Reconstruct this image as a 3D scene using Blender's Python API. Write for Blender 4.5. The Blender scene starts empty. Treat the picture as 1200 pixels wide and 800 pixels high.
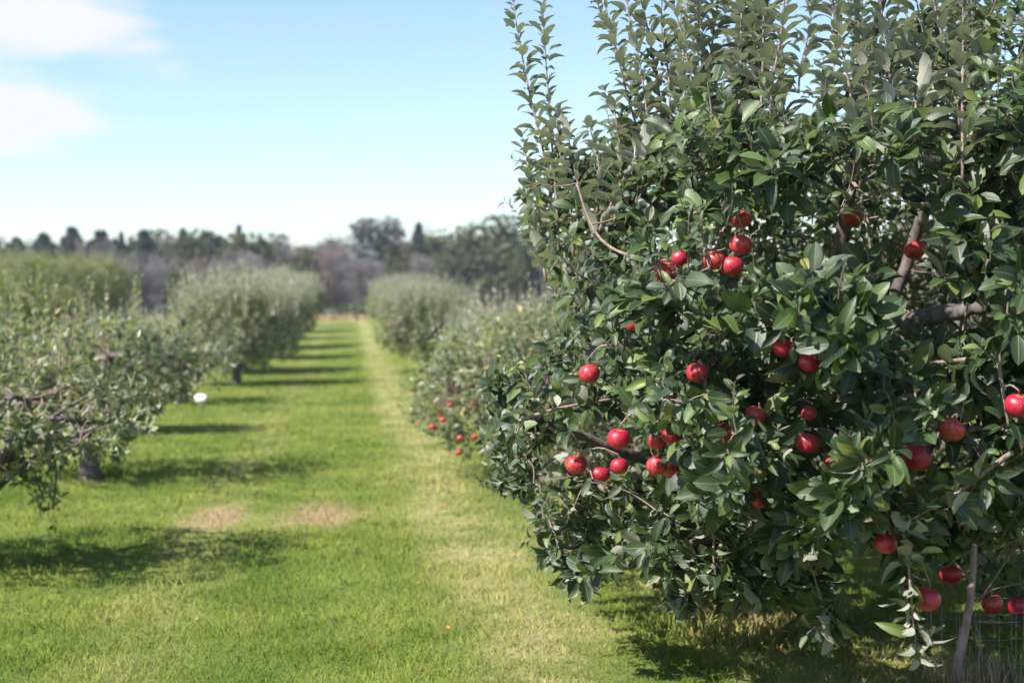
import bpy, math, random
import numpy as np
from mathutils import Vector, Matrix
from mathutils.bvhtree import BVHTree

random.seed(11)
RNG = np.random.default_rng(11)
scene = bpy.context.scene
COL = scene.collection
rad = math.radians

# ------------------------------------------------------------------ camera
CAM_H = 1.55
F = 50.0 / 36.0 * 1200.0            # focal length in photo pixels
YAW, PITCH = math.atan(195 / F), math.atan(38 / F)
CAM = np.array([0.0, 0.0, CAM_H])
FWD = np.array([math.sin(YAW) * math.cos(PITCH), math.cos(YAW) * math.cos(PITCH), -math.sin(PITCH)])
RIGHT = np.array([math.cos(YAW), -math.sin(YAW), 0.0])
UP = np.cross(RIGHT, FWD)
cd = bpy.data.cameras.new('camera')
cam = bpy.data.objects.new('camera', cd)
COL.objects.link(cam)
cam.matrix_world = Matrix((
    (RIGHT[0], UP[0], -FWD[0], CAM[0]), (RIGHT[1], UP[1], -FWD[1], CAM[1]),
    (RIGHT[2], UP[2], -FWD[2], CAM[2]), (0, 0, 0, 1)))
cd.lens = 50; cd.sensor_width = 36; cd.clip_start = 0.1; cd.clip_end = 6000
cd.dof.use_dof = True; cd.dof.focus_distance = 5.1; cd.dof.aperture_fstop = 2.25
scene.camera = cam

# ------------------------------------------------------------------ light
SUN_EL, SUN_B = rad(45), rad(26)     # sun from the left, a little behind the camera
sun_dir = Vector((-math.cos(SUN_EL) * math.cos(SUN_B), -math.cos(SUN_EL) * math.sin(SUN_B), math.sin(SUN_EL)))
sd = bpy.data.lights.new('sun', 'SUN'); sd.energy = 4.7; sd.angle = rad(0.55); sd.color = (1.0, 0.95, 0.87)
sun = bpy.data.objects.new('sun', sd); COL.objects.link(sun)
sun.rotation_euler = sun_dir.to_track_quat('Z', 'Y').to_euler()

world = bpy.data.worlds.new('World'); scene.world = world; world.use_nodes = True
wn, wl = world.node_tree.nodes, world.node_tree.links
wn.clear()
wout = wn.new('ShaderNodeOutputWorld'); wbg = wn.new('ShaderNodeBackground')
sky = wn.new('ShaderNodeTexSky'); sky.sky_type = 'NISHITA'; sky.sun_disc = False
sky.sun_elevation = SUN_EL; sky.sun_rotation = math.atan2(sun_dir.x, sun_dir.y)
sky.altitude = 100; sky.air_density = 1.0; sky.dust_density = 0.6; sky.ozone_density = 1.8
wbg.inputs['Strength'].default_value = 0.088
# thin clouds: stretched noise on the direction, thickest in a bank to the left
tc = wn.new('ShaderNodeTexCoord')
mp = wn.new('ShaderNodeMapping'); mp.inputs['Scale'].default_value = (9.0, 9.0, 34.0); mp.inputs['Location'].default_value = (0.35, 0.2, 0.66)
nz = wn.new('ShaderNodeTexNoise'); nz.inputs['Scale'].default_value = 1.0; nz.inputs['Detail'].default_value = 7; nz.inputs['Roughness'].default_value = 0.5
wl.new(tc.outputs['Generated'], mp.inputs['Vector']); wl.new(mp.outputs['Vector'], nz.inputs['Vector'])


def wmath(op, a, b=None, c=None, clamp=False):
    n = wn.new('ShaderNodeMath'); n.operation = op; n.use_clamp = clamp
    for i, v in enumerate((a, b, c)):
        if v is None: continue
        if isinstance(v, (int, float)): n.inputs[i].default_value = v
        else: wl.new(v, n.inputs[i])
    return n.outputs[0]


def cloud_patch(px, py, wx, wy):     # a soft cloud centred on a direction
    d = FWD + RIGHT * ((px - 600) / F) + UP * ((400 - py) / F)
    d = d / np.linalg.norm(d)
    sub = wn.new('ShaderNodeVectorMath'); sub.operation = 'SUBTRACT'; sub.inputs[1].default_value = tuple(d)
    wl.new(tc.outputs['Generated'], sub.inputs[0])
    sc = wn.new('ShaderNodeVectorMath'); sc.operation = 'MULTIPLY'; sc.inputs[1].default_value = (F / wx, F / wx, F / wy)
    wl.new(sub.outputs[0], sc.inputs[0])
    ln = wn.new('ShaderNodeVectorMath'); ln.operation = 'LENGTH'; wl.new(sc.outputs[0], ln.inputs[0])
    return wmath('SUBTRACT', 1.0, ln.outputs['Value'], clamp=True)


p1 = cloud_patch(20, 18, 250, 90)
p2 = cloud_patch(-20, 137, 190, 62)
ps = wmath('ADD', p1, p2)
nd = wmath('MULTIPLY_ADD', nz.outputs['Fac'], 2.4, -1.52)
cl = wmath('ADD', wmath('MULTIPLY', ps, 1.6), nd)
dens = wn.new('ShaderNodeMapRange'); dens.interpolation_type = 'SMOOTHSTEP'
dens.inputs['From Min'].default_value = 0.02; dens.inputs['From Max'].default_value = 0.75
wl.new(cl, dens.inputs['Value'])
mx = wn.new('ShaderNodeMix'); mx.data_type = 'RGBA'
wl.new(dens.outputs[0], mx.inputs['Factor']); wl.new(sky.outputs['Color'], mx.inputs['A'])
mx.inputs['B'].default_value = (4.3, 4.4, 4.5, 1)
wl.new(mx.outputs['Result'], wbg.inputs['Color']); wl.new(wbg.outputs[0], wout.inputs[0])

scene.view_settings.view_transform = 'Standard'
scene.view_settings.look = 'None'
scene.view_settings.exposure = 1.32
scene.view_settings.gamma = 1.0
scene.view_settings.use_curve_mapping = False
scene.render.engine = 'CYCLES'
scene.cycles.use_denoising = True
scene.cycles.max_bounces = 7
scene.cycles.transparent_max_bounces = 4


# ------------------------------------------------------------------ helpers
def P(px, py, d):
    """world point seen at photo pixel (px, py) at distance d along the view axis"""
    return CAM + FWD * d + RIGHT * ((px - 600) / F * d) + UP * ((400 - py) / F * d)


def project(pts):
    q = np.asarray(pts) - CAM
    d = q @ FWD
    return 600 + (q @ RIGHT) / d * F, 400 - (q @ UP) / d * F, d


def ground_z(x, y):
    y = np.asarray(y, float); x = np.asarray(x, float)
    t = np.clip((y - 25) / 45, 0, 1); z = 0.80 * t * t * (3 - 2 * t)
    t2 = np.clip((y - 75) / 90, 0, 1); z = z - 0.22 * t2 * t2 * (3 - 2 * t2)
    bump = 0.025 * np.sin(x * 0.9 + 0.4 * np.sin(y * 0.31)) + 0.02 * np.sin(y * 0.55 + x * 0.3)
    return z + bump * np.clip(y / 12, 0, 1)


def tag(o, label=None, cat=None, group=None, kind=None):
    if label: o['label'] = label
    if cat: o['category'] = cat
    if group: o['group'] = group
    if kind: o['kind'] = kind
    return o


def empty(name, loc, rz=0.0):
    o = bpy.data.objects.new(name, None); o.empty_display_size = 0.2
    o.location = loc; o.rotation_euler.z = rz
    COL.objects.link(o)
    return o


def mesh_from(name, verts, tris=None, quads=None, mat=None, uv=None, smooth=True):
    me = bpy.data.meshes.new(name)
    verts = np.asarray(verts, np.float32).reshape(-1, 3)
    loops, starts, n = [], [], 0
    if tris is not None and len(tris):
        t = np.asarray(tris, np.int32).reshape(-1, 3); loops.append(t.ravel()); starts.append(np.arange(len(t)) * 3); n += t.size
    if quads is not None and len(quads):
        q = np.asarray(quads, np.int32).reshape(-1, 4); loops.append(q.ravel()); starts.append(n + np.arange(len(q)) * 4)
    loops = np.concatenate(loops).astype(np.int32); starts = np.concatenate(starts).astype(np.int32)
    me.vertices.add(len(verts)); me.vertices.foreach_set('co', verts.ravel())
    me.loops.add(len(loops)); me.loops.foreach_set('vertex_index', loops)
    me.polygons.add(len(starts)); me.polygons.foreach_set('loop_start', starts)
    if smooth: me.polygons.foreach_set('use_smooth', np.ones(len(starts), bool))
    if uv is not None:
        ul = me.uv_layers.new(name='UVMap')
        ul.data.foreach_set('uv', np.asarray(uv, np.float32)[loops].ravel())
    me.update(calc_edges=True); me.validate()
    if mat: me.materials.append(mat)
    return me


def put(name, me, parent=None, loc=(0, 0, 0)):
    o = bpy.data.objects.new(name, me); COL.objects.link(o); o.location = loc
    if parent: o.parent = parent
    return o


class MB:
    """collects tubes and boxes for one mesh"""
    def __init__(s): s.v, s.q, s.t, s.n = [], [], [], 0

    def tube(s, pts, radii, sides=6, cap=True):
        pts = np.asarray(pts, float); m = len(pts)
        tan = np.gradient(pts, axis=0); tan /= np.linalg.norm(tan, axis=1)[:, None] + 1e-9
        ref = np.array([0.31, 0.77, 0.55]); a = np.cross(tan, ref); a /= np.linalg.norm(a, axis=1)[:, None] + 1e-9
        b = np.cross(tan, a); th = np.arange(sides) * 2 * math.pi / sides
        r = np.asarray(radii, float)[:, None, None]
        ring = pts[:, None, :] + r * (np.cos(th)[None, :, None] * a[:, None, :] + np.sin(th)[None, :, None] * b[:, None, :])
        s.v.append(ring.reshape(-1, 3))
        i = np.arange(m - 1)[:, None] * sides; j = np.arange(sides)[None, :]; k = (j + 1) % sides
        s.q.append(np.stack([i + j, i + k, i + sides + k, i + sides + j], -1).reshape(-1, 4) + s.n)
        if cap:
            e = (m - 1) * sides
            s.t.append(np.array([[e, e + x, e + x + 1] for x in range(1, sides - 1)]) + s.n)
            s.t.append(np.array([[0, x + 1, x] for x in range(1, sides - 1)]) + s.n)
        s.n += m * sides

    def box(s, c, size):
        c = np.asarray(c, float); h = np.asarray(size, float) / 2
        v = np.array([[x, y, z] for x in (-1, 1) for y in (-1, 1) for z in (-1, 1)]) * h + c
        s.v.append(v)
        s.q.append(np.array([[0, 1, 3, 2], [4, 6, 7, 5], [0, 4, 5, 1], [2, 3, 7, 6], [0, 2, 6, 4], [1, 5, 7, 3]]) + s.n)
        s.n += 8

    def build(s, name, mat, parent=None, smooth=True, loc=(0, 0, 0), off=(0, 0, 0)):
        v = np.concatenate(s.v) - np.asarray(off)
        me = mesh_from(name, v, np.concatenate(s.t) if s.t else None, np.concatenate(s.q) if s.q else None, mat, smooth=smooth)
        return put(name, me, parent, loc)


def smooth_line(pts, n):
    """Catmull-Rom through the points, n samples"""
    p = np.asarray(pts, float)
    if len(p) < 3:
        t = np.linspace(0, 1, n)[:, None]; return p[0] * (1 - t) + p[-1] * t
    e = np.vstack([2 * p[0] - p[1], p, 2 * p[-1] - p[-2]])
    u = np.linspace(0, len(p) - 1 - 1e-6, n); i = u.astype(int); f = (u - i)[:, None]
    a, b, c, d = e[i], e[i + 1], e[i + 2], e[i + 3]
    return 0.5 * (2 * b + (c - a) * f + (2 * a - 5 * b + 4 * c - d) * f ** 2 + (3 * b - a - 3 * c + d) * f ** 3)


def unit(v):
    v = np.asarray(v, float); return v / (np.linalg.norm(v, axis=-1, keepdims=True) + 1e-9)


# ------------------------------------------------------------------ materials
class Nodes:
    def __init__(s, name):
        s.m = bpy.data.materials.new(name); s.m.use_nodes = True
        s.nt = s.m.node_tree; s.nt.nodes.clear()
        s.out = s.new('ShaderNodeOutputMaterial')

    def new(s, t, **kw):
        n = s.nt.nodes.new(t)
        for k, v in kw.items(): setattr(n, k, v)
        return n

    def link(s, a, b): s.nt.links.new(a, b)

    def setin(s, sock, v):
        if isinstance(v, bpy.types.NodeSocket): s.link(v, sock)
        elif isinstance(v, tuple) and len(v) == 3 and sock.type == 'RGBA': sock.default_value = (*v, 1)
        else: sock.default_value = v

    def math(s, op, a, b=0.0, c=0.0, clamp=False):
        n = s.new('ShaderNodeMath', operation=op, use_clamp=clamp)
        for i, v in enumerate((a, b, c)): s.setin(n.inputs[i], v)
        return n.outputs[0]

    def mix(s, f, a, b, mode='MIX'):
        n = s.new('ShaderNodeMix', data_type='RGBA', blend_type=mode)
        s.setin(n.inputs['Factor'], f); s.setin(n.inputs['A'], a); s.setin(n.inputs['B'], b)
        return n.outputs['Result']

    def ramp(s, f, stops, interp='LINEAR'):
        n = s.new('ShaderNodeValToRGB'); n.color_ramp.interpolation = interp
        e = n.color_ramp.elements
        while len(e) < len(stops): e.new(0.5)
        for el, (p, c) in zip(e, stops): el.position = p; el.color = (*c, 1)
        s.setin(n.inputs[0], f)
        return n.outputs[0]

    def noise(s, vec, scale, detail=3, rough=0.5, out='Fac'):
        n = s.new('ShaderNodeTexNoise')
        n.inputs['Scale'].default_value = scale; n.inputs['Detail'].default_value = detail; n.inputs['Roughness'].default_value = rough
        if vec is not None: s.link(vec, n.inputs['Vector'])
        return n.outputs[out]

    def smooth(s, v, lo, hi):
        n = s.new('ShaderNodeMapRange', interpolation_type='SMOOTHSTEP')
        s.setin(n.inputs['Value'], v); n.inputs['From Min'].default_value = lo; n.inputs['From Max'].default_value = hi
        return n.outputs[0]

    def principled(s, **kw):
        n = s.new('ShaderNodeBsdfPrincipled')
        for k, v in kw.items(): s.setin(n.inputs[k.replace('_', ' ')], v)
        return n

    def rnd(s):
        g = s.new('ShaderNodeNewGeometry'); o = s.new('ShaderNodeObjectInfo')
        return s.math('FRACT', s.math('ADD', g.outputs['Random Per Island'], o.outputs['Random'])), g


def leaf_material(name, front, back, glow, rough=0.42, trans=0.28, veins=False, spec=0.5):
    n = Nodes(name)
    r, g = n.rnd()
    fc = n.ramp(r, front); bc = n.ramp(n.math('FRACT', n.math('MULTIPLY', r, 7.31)), back)
    tcn = n.new('ShaderNodeTexCoord')
    col = n.mix(g.outputs['Backfacing'], fc, bc)
    kw = {}
    if veins:
        uv = n.new('ShaderNodeUVMap').outputs[0]
        sp = n.new('ShaderNodeSeparateXYZ'); n.link(uv, sp.inputs[0])
        ax = n.math('ABSOLUTE', n.math('SUBTRACT', sp.outputs[0], 0.5))
        rib = n.math('SUBTRACT', 1.0, n.smooth(ax, 0.0, 0.07))
        # side veins run forward from the rib
        ph = n.math('SUBTRACT', n.math('MULTIPLY', sp.outputs[1], 8.0), n.math('MULTIPLY', ax, 5.0))
        side = n.smooth(n.math('ABSOLUTE', n.math('SUBTRACT', n.math('FRACT', ph), 0.5)), 0.36, 0.5)
        v = n.math('MAXIMUM', rib, n.math('MULTIPLY', side, 0.35))
        mott = n.noise(tcn.outputs['Object'], 60, 3)
        col = n.mix(n.math('MULTIPLY', n.smooth(mott, 0.35, 0.75), 0.35), col, n.mix(1.0, col, (1.5, 1.35, 0.9), 'MULTIPLY'))
        tipb = n.math('MULTIPLY', n.smooth(n.math('ADD', sp.outputs[1], n.math('MULTIPLY', n.math('SUBTRACT', mott, 0.5), 0.7)), 0.86, 1.0), n.smooth(n.math('FRACT', n.math('MULTIPLY', r, 13.7)), 0.72, 0.8))
        col = n.mix(n.math('MULTIPLY', tipb, 0.85), col, (0.13, 0.075, 0.03))
        col = n.mix(n.math('MULTIPLY', v, 0.42), col, (0.17, 0.21, 0.10))
        bmp = n.new('ShaderNodeBump'); bmp.inputs['Strength'].default_value = 0.35; bmp.inputs['Distance'].default_value = 0.002
        n.link(n.math('SUBTRACT', 1.0, v), bmp.inputs['Height']); kw['Normal'] = bmp.outputs[0]
    ro = n.mix(g.outputs['Backfacing'], (rough,) * 3, (0.75,) * 3)
    p = n.principled(Base_Color=col, Roughness=ro, **kw)
    p.inputs['Specular IOR Level'].default_value = spec
    t = n.new('ShaderNodeBsdfTranslucent'); n.link(n.mix(1.0, col, glow, 'MULTIPLY'), t.inputs['Color'])
    mxs = n.new('ShaderNodeMixShader'); mxs.inputs[0].default_value = trans
    n.link(p.outputs[0], mxs.inputs[1]); n.link(t.outputs[0], mxs.inputs[2]); n.link(mxs.outputs[0], n.out.inputs[0])
    return n.m


M = {}
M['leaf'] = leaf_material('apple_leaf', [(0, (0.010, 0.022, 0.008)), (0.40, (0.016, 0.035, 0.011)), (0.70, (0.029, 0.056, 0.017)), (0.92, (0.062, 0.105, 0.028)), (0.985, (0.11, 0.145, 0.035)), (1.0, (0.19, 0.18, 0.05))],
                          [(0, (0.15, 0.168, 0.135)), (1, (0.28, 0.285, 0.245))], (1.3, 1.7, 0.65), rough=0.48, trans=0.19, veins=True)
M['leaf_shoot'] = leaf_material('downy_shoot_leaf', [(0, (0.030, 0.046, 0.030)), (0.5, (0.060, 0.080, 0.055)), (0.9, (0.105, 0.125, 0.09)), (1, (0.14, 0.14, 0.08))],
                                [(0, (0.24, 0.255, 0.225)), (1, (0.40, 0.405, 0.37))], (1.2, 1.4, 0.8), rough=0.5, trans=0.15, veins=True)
M['leaf_mid'] = leaf_material('orchard_leaf', [(0, (0.05, 0.072, 0.033)), (0.6, (0.105, 0.128, 0.060)), (0.9, (0.18, 0.19, 0.095)), (1, (0.28, 0.23, 0.10))],
                              [(0, (0.20, 0.215, 0.145)), (1, (0.31, 0.305, 0.22))], (1.5, 1.8, 0.7))
M['leaf_grey'] = leaf_material('grey_green_leaf', [(0, (0.12, 0.14, 0.09)), (0.6, (0.21, 0.22, 0.155)), (1, (0.33, 0.32, 0.24))],
                               [(0, (0.34, 0.345, 0.28)), (1, (0.50, 0.49, 0.41))], (1.3, 1.4, 0.9))
M['leaf_olive'] = leaf_material('olive_leaf', [(0, (0.06, 0.08, 0.025)), (0.6, (0.13, 0.155, 0.052)), (1, (0.23, 0.23, 0.10))],
                                [(0, (0.22, 0.24, 0.11)), (1, (0.34, 0.34, 0.18))], (1.5, 1.7, 0.6))


def bark_material(name, dark, light, scale=30):
    n = Nodes(name)
    tcn = n.new('ShaderNodeTexCoord')
    mpn = n.new('ShaderNodeMapping'); mpn.inputs['Scale'].default_value = (1, 1, 0.35); n.link(tcn.outputs['Object'], mpn.inputs[0])
    f = n.noise(mpn.outputs[0], scale, 6, 0.65); f2 = n.noise(tcn.outputs['Object'], 6, 3)
    c = n.mix(n.smooth(f, 0.3, 0.7), dark, light)
    c = n.mix(n.math('MULTIPLY', n.smooth(f2, 0.55, 0.75), 0.4), c, (0.22, 0.23, 0.18))
    b = n.new('ShaderNodeBump'); b.inputs['Strength'].default_value = 0.7; b.inputs['Distance'].default_value = 0.01; n.link(f, b.inputs['Height'])
    p = n.principled(Base_Color=c, Roughness=0.85, Normal=b.outputs[0]); n.link(p.outputs[0], n.out.inputs[0])
    return n.m


M['bark'] = bark_material('apple_bark', (0.05, 0.040, 0.037), (0.15, 0.12, 0.112))
M['twig'] = bark_material('twig_bark', (0.13, 0.085, 0.07), (0.27, 0.20, 0.175), 60)
M['young_bark'] = bark_material('young_bark', (0.22, 0.15, 0.14), (0.40, 0.30, 0.29), 40)
M['far_bark'] = bark_material('far_bark', (0.13, 0.10, 0.11), (0.26, 0.22, 0.22), 4)


def apple_material():
    n = Nodes('apple_skin')
    tcn = n.new('ShaderNodeTexCoord'); oi = n.new('ShaderNodeObjectInfo')
    sp = n.new('ShaderNodeSeparateXYZ'); n.link(tcn.outputs['Object'], sp.inputs[0])
    mpn = n.new('ShaderNodeMapping'); mpn.inputs['Scale'].default_value = (1, 1, 0.16); n.link(tcn.outputs['Object'], mpn.inputs[0])
    ofs = n.new('ShaderNodeVectorMath', operation='ADD'); n.link(mpn.outputs[0], ofs.inputs[0])
    cmb = n.new('ShaderNodeCombineXYZ'); n.link(n.math('MULTIPLY', oi.outputs['Random'], 40.0), cmb.inputs[0]); n.link(cmb.outputs[0], ofs.inputs[1])
    streak = n.noise(ofs.outputs[0], 190, 3, 0.6)
    patch = n.noise(ofs.outputs[0], 26, 2)
    c = n.mix(n.smooth(streak, 0.35, 0.7), (0.23, 0.003, 0.019), (0.46, 0.008, 0.048))
    gr = n.math('MULTIPLY', n.smooth(n.math('ADD', patch, n.math('MULTIPLY', oi.outputs['Random'], 0.16)), 0.62, 0.80), 0.65)
    c = n.mix(gr, c, (0.42, 0.20, 0.05))
    # green in the stem hollow
    rr = n.math('SQRT', n.math('ADD', n.math('POWER', sp.outputs[0], 2.0), n.math('POWER', sp.outputs[1], 2.0)))
    hol = n.math('SUBTRACT', 1.0, n.smooth(rr, 0.06, 0.20))
    c = n.mix(n.math('MULTIPLY', hol, 0.8), c, (0.24, 0.24, 0.06))
    vor = n.new('ShaderNodeTexVoronoi'); vor.inputs['Scale'].default_value = 9; n.link(tcn.outputs['Object'], vor.inputs['Vector'])
    dot = n.math('MULTIPLY', n.math('SUBTRACT', 1.0, n.smooth(vor.outputs['Distance'], 0.04, 0.11)), 0.25)
    c = n.mix(dot, c, (0.60, 0.36, 0.25))
    bloom = n.noise(tcn.outputs['Object'], 3.5, 4)
    ro = n.math('ADD', 0.30, n.math('MULTIPLY', bloom, 0.25))
    p = n.principled(Base_Color=c, Roughness=ro); p.inputs['Specular IOR Level'].default_value = 0.55
    p.inputs['Subsurface Weight'].default_value = 0.06; p.inputs['Subsurface Radius'].default_value = (0.01, 0.003, 0.002)
    n.link(p.outputs[0], n.out.inputs[0])
    return n.m


M['apple'] = apple_material()


def plain(name, col, rough=0.7, metal=0.0, var=0.25, scale=20):
    n = Nodes(name); tcn = n.new('ShaderNodeTexCoord')
    f = n.noise(tcn.outputs['Object'], scale, 4)
    c = n.mix(f, tuple(v * (1 - var) for v in col), tuple(min(1, v * (1 + var)) for v in col))
    p = n.principled(Base_Color=c, Roughness=rough, Metallic=metal); n.link(p.outputs[0], n.out.inputs[0])
    return n.m


M['calyx'] = plain('calyx', (0.06, 0.045, 0.025))
M['wire'] = plain('galvanised_wire', (0.25, 0.27, 0.29), 0.55, 0.5)
M['white'] = plain('white_board', (0.80, 0.79, 0.80), 0.55, var=0.04, scale=6)
M['stake'] = plain('weathered_wood', (0.27, 0.22, 0.17), 0.85)


def turf_colour(n, blade):
    """grass colour by place: worn wheel tracks, dry straw, bare earth, clumps"""
    tcn = n.new('ShaderNodeTexCoord'); pos = tcn.outputs['Object']
    sp = n.new('ShaderNodeSeparateXYZ'); n.link(pos, sp.inputs[0]); X, Y = sp.outputs[0], sp.outputs[1]
    big = n.noise(pos, 0.35, 4, 0.55); mid = n.noise(pos, 1.3, 4, 0.6); fine = n.noise(pos, 7.0, 3, 0.6)
    lush = n.mix(n.smooth(mid, 0.35, 0.68), (0.098, 0.155, 0.020), (0.182, 0.235, 0.040))
    lush = n.mix(n.math('MULTIPLY', n.smooth(big, 0.4, 0.65), 0.6), lush, (0.245, 0.27, 0.062))
    lush = n.mix(n.math('MULTIPLY', n.smooth(fine, 0.45, 0.75), 0.35), lush, (0.060, 0.105, 0.016))
    wob = n.math('MULTIPLY', n.math('SUBTRACT', big, 0.5), 0.9)

    def track(x0, w, amt):
        d = n.math('ABSOLUTE', n.math('SUBTRACT', n.math('ADD', X, wob), x0))
        f = n.math('SUBTRACT', 1.0, n.smooth(d, w * 0.2, w))
        return n.math('MULTIPLY', f, amt)
    brk = n.smooth(n.math('ADD', n.math('MULTIPLY', mid, 0.65), n.math('MULTIPLY', fine, 0.35)), 0.38, 0.62)
    tr = n.math('MAXIMUM', track(0.86, 0.52, 1.15), track(-1.0, 0.40, 0.40))
    under = n.math('MULTIPLY', n.math('SUBTRACT', 1.0, n.smooth(n.math('ABSOLUTE', n.math('SUBTRACT', X, 2.15)), 0.35, 0.75)), 0.75)
    straw = n.math('MULTIPLY', n.math('MAXIMUM', tr, under), n.math('ADD', n.math('MULTIPLY', brk, 0.85), 0.14), clamp=True)
    dryspot = n.math('MULTIPLY', n.smooth(n.noise(pos, 0.62, 5, 0.6), 0.56, 0.72), 0.5)
    straw = n.math('MAXIMUM', straw, dryspot)
    sc = n.mix(fine, (0.29, 0.28, 0.10), (0.40, 0.36, 0.175))
    col = n.mix(straw, lush, sc)

    def patch(x0, y0, wx, wy):
        a = n.math('POWER', n.math('DIVIDE', n.math('SUBTRACT', X, x0), wx), 2.0)
        b = n.math('POWER', n.math('DIVIDE', n.math('SUBTRACT', Y, y0), wy), 2.0)
        return n.math('SUBTRACT', 1.0, n.math('SQRT', n.math('ADD', a, b)), clamp=True)
    pe = n.math('MAXIMUM', patch(-0.98, 11.0, 0.36, 0.9), patch(-0.18, 10.9, 0.50, 1.05))
    pe = n.math('MAXIMUM', pe, n.math('MULTIPLY', patch(2.0, 6.7, 0.5, 0.6), 0.8))
    earth = n.smooth(n.math('ADD', pe, n.math('ADD', n.math('MULTIPLY', n.math('SUBTRACT', fine, 0.5), 0.9), n.math('MULTIPLY', n.math('SUBTRACT', mid, 0.5), 1.3))), 0.10, 0.85)
    ec = n.mix(mid, (0.32, 0.20, 0.135), (0.44, 0.29, 0.20))
    return col, earth, ec, fine, tcn


def ground_material():
    n = Nodes('turf')
    col, earth, ec, fine, tcn = turf_colour(n, False)
    col = n.mix(0.25, col, (0.075, 0.085, 0.03))
    col = n.mix(n.math('MULTIPLY', earth, 0.75), col, ec)
    sp = n.new('ShaderNodeSeparateXYZ'); n.link(tcn.outputs['Object'], sp.inputs[0])
    far = n.smooth(sp.outputs[1], 82, 112)      # unmown dry field beyond the rows
    hay = n.mix(n.noise(tcn.outputs['Object'], 0.25, 4), (0.21, 0.17, 0.05), (0.30, 0.24, 0.075))
    col = n.mix(far, col, hay)
    b = n.new('ShaderNodeBump'); b.inputs['Strength'].default_value = 0.9; b.inputs['Distance'].default_value = 0.03
    n.link(n.noise(tcn.outputs['Object'], 45, 4, 0.7), b.inputs['Height'])
    p = n.principled(Base_Color=col, Roughness=0.95, Normal=b.outputs[0]); p.inputs['Specular IOR Level'].default_value = 0.15
    n.link(p.outputs[0], n.out.inputs[0])
    return n.m


def blade_material():
    n = Nodes('grass_blade')
    col, earth, ec, fine, tcn = turf_colour(n, True)
    r, g = n.rnd()
    col = n.mix(1.0, col, n.ramp(r, [(0, (0.70, 0.75, 0.7)), (0.6, (1.05, 1.05, 1.0)), (0.9, (1.35, 1.25, 1.1)), (1, (1.5, 1.35, 1.3))]), 'MULTIPLY')
    col = n.mix(n.math('MULTIPLY', earth, 0.55), col, ec)
    vm = n.new('ShaderNodeVectorMath', operation='SCALE'); n.link(g.outputs['Normal'], vm.inputs[0]); vm.inputs['Scale'].default_value = 0.45
    va = n.new('ShaderNodeVectorMath', operation='ADD'); n.link(vm.outputs[0], va.inputs[0]); va.inputs[1].default_value = (0, 0, 0.7)
    vn = n.new('ShaderNodeVectorMath', operation='NORMALIZE'); n.link(va.outputs[0], vn.inputs[0])
    p = n.principled(Base_Color=col, Roughness=0.6, Normal=vn.outputs[0]); p.inputs['Specular IOR Level'].default_value = 0.2
    t = n.new('ShaderNodeBsdfTranslucent'); n.link(n.mix(1.0, col, (1.4, 1.5, 0.7), 'MULTIPLY'), t.inputs[0])
    ms = n.new('ShaderNodeMixShader'); ms.inputs[0].default_value = 0.3
    n.link(p.outputs[0], ms.inputs[1]); n.link(t.outputs[0], ms.inputs[2]); n.link(ms.outputs[0], n.out.inputs[0])
    return n.m


M['turf'] = ground_material(); M['blade'] = blade_material()


# ------------------------------------------------------------------ the ground
def build_ground():
    ys = np.concatenate([np.linspace(-60, 0, 8), np.arange(1, 40, 0.5), np.arange(40, 180, 2.5), np.array([190, 230, 300, 450, 700, 1200, 2500])])
    xs = np.concatenate([-np.array([2500, 1000, 400, 200, 120, 80]), np.arange(-60, -8, 4), np.arange(-8, 8.1, 0.5), np.arange(12, 61, 4), np.array([80, 120, 200, 400, 1000, 2500])])
    gx, gy = np.meshgrid(xs, ys); gz = ground_z(gx, gy)
    v = np.stack([gx, gy, gz], -1).reshape(-1, 3); w = len(xs)
    i, j = np.meshgrid(np.arange(w - 1), np.arange(len(ys) - 1)); b = (j * w + i).ravel()
    o = put('ground', mesh_from('ground', v, None, np.stack([b, b + 1, b + w + 1, b + w], -1), M['turf']))
    tag(o, 'mown orchard turf with worn wheel tracks running between the tree rows', kind='structure')


build_ground()


def blades(name, xy, h, w, mat, label=None, lean=0.6):
    n = len(xy); x, y = xy[:, 0], xy[:, 1]; z = ground_z(x, y)
    th = RNG.uniform(0, 2 * math.pi, n); side = np.stack([np.cos(th), np.sin(th), np.zeros(n)], -1) * (w / 2)[:, None]
    ph = RNG.uniform(0, 2 * math.pi, n); ln = RNG.uniform(0.1, lean, n) * h
    ld = np.stack([np.cos(ph) * ln, np.sin(ph) * ln, np.zeros(n)], -1); zz = np.array([0, 0, 1.0])
    base = np.stack([x, y, z - 0.004], -1); m = base + ld * 0.35 + zz * (h * 0.6)[:, None]; tip = base + ld + zz * h[:, None] * RNG.uniform(0.75, 1, n)[:, None]
    v = np.stack([base - side, base + side, m + side * 0.75, m - side * 0.75, tip], 1).reshape(-1, 3)
    k = np.arange(n)[:, None] * 5
    o = put(name, mesh_from(name, v, k + np.array([[3, 2, 4]]), k + np.array([[0, 1, 2, 3]]), mat, smooth=False))
    return tag(o, label, kind='stuff')


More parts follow.
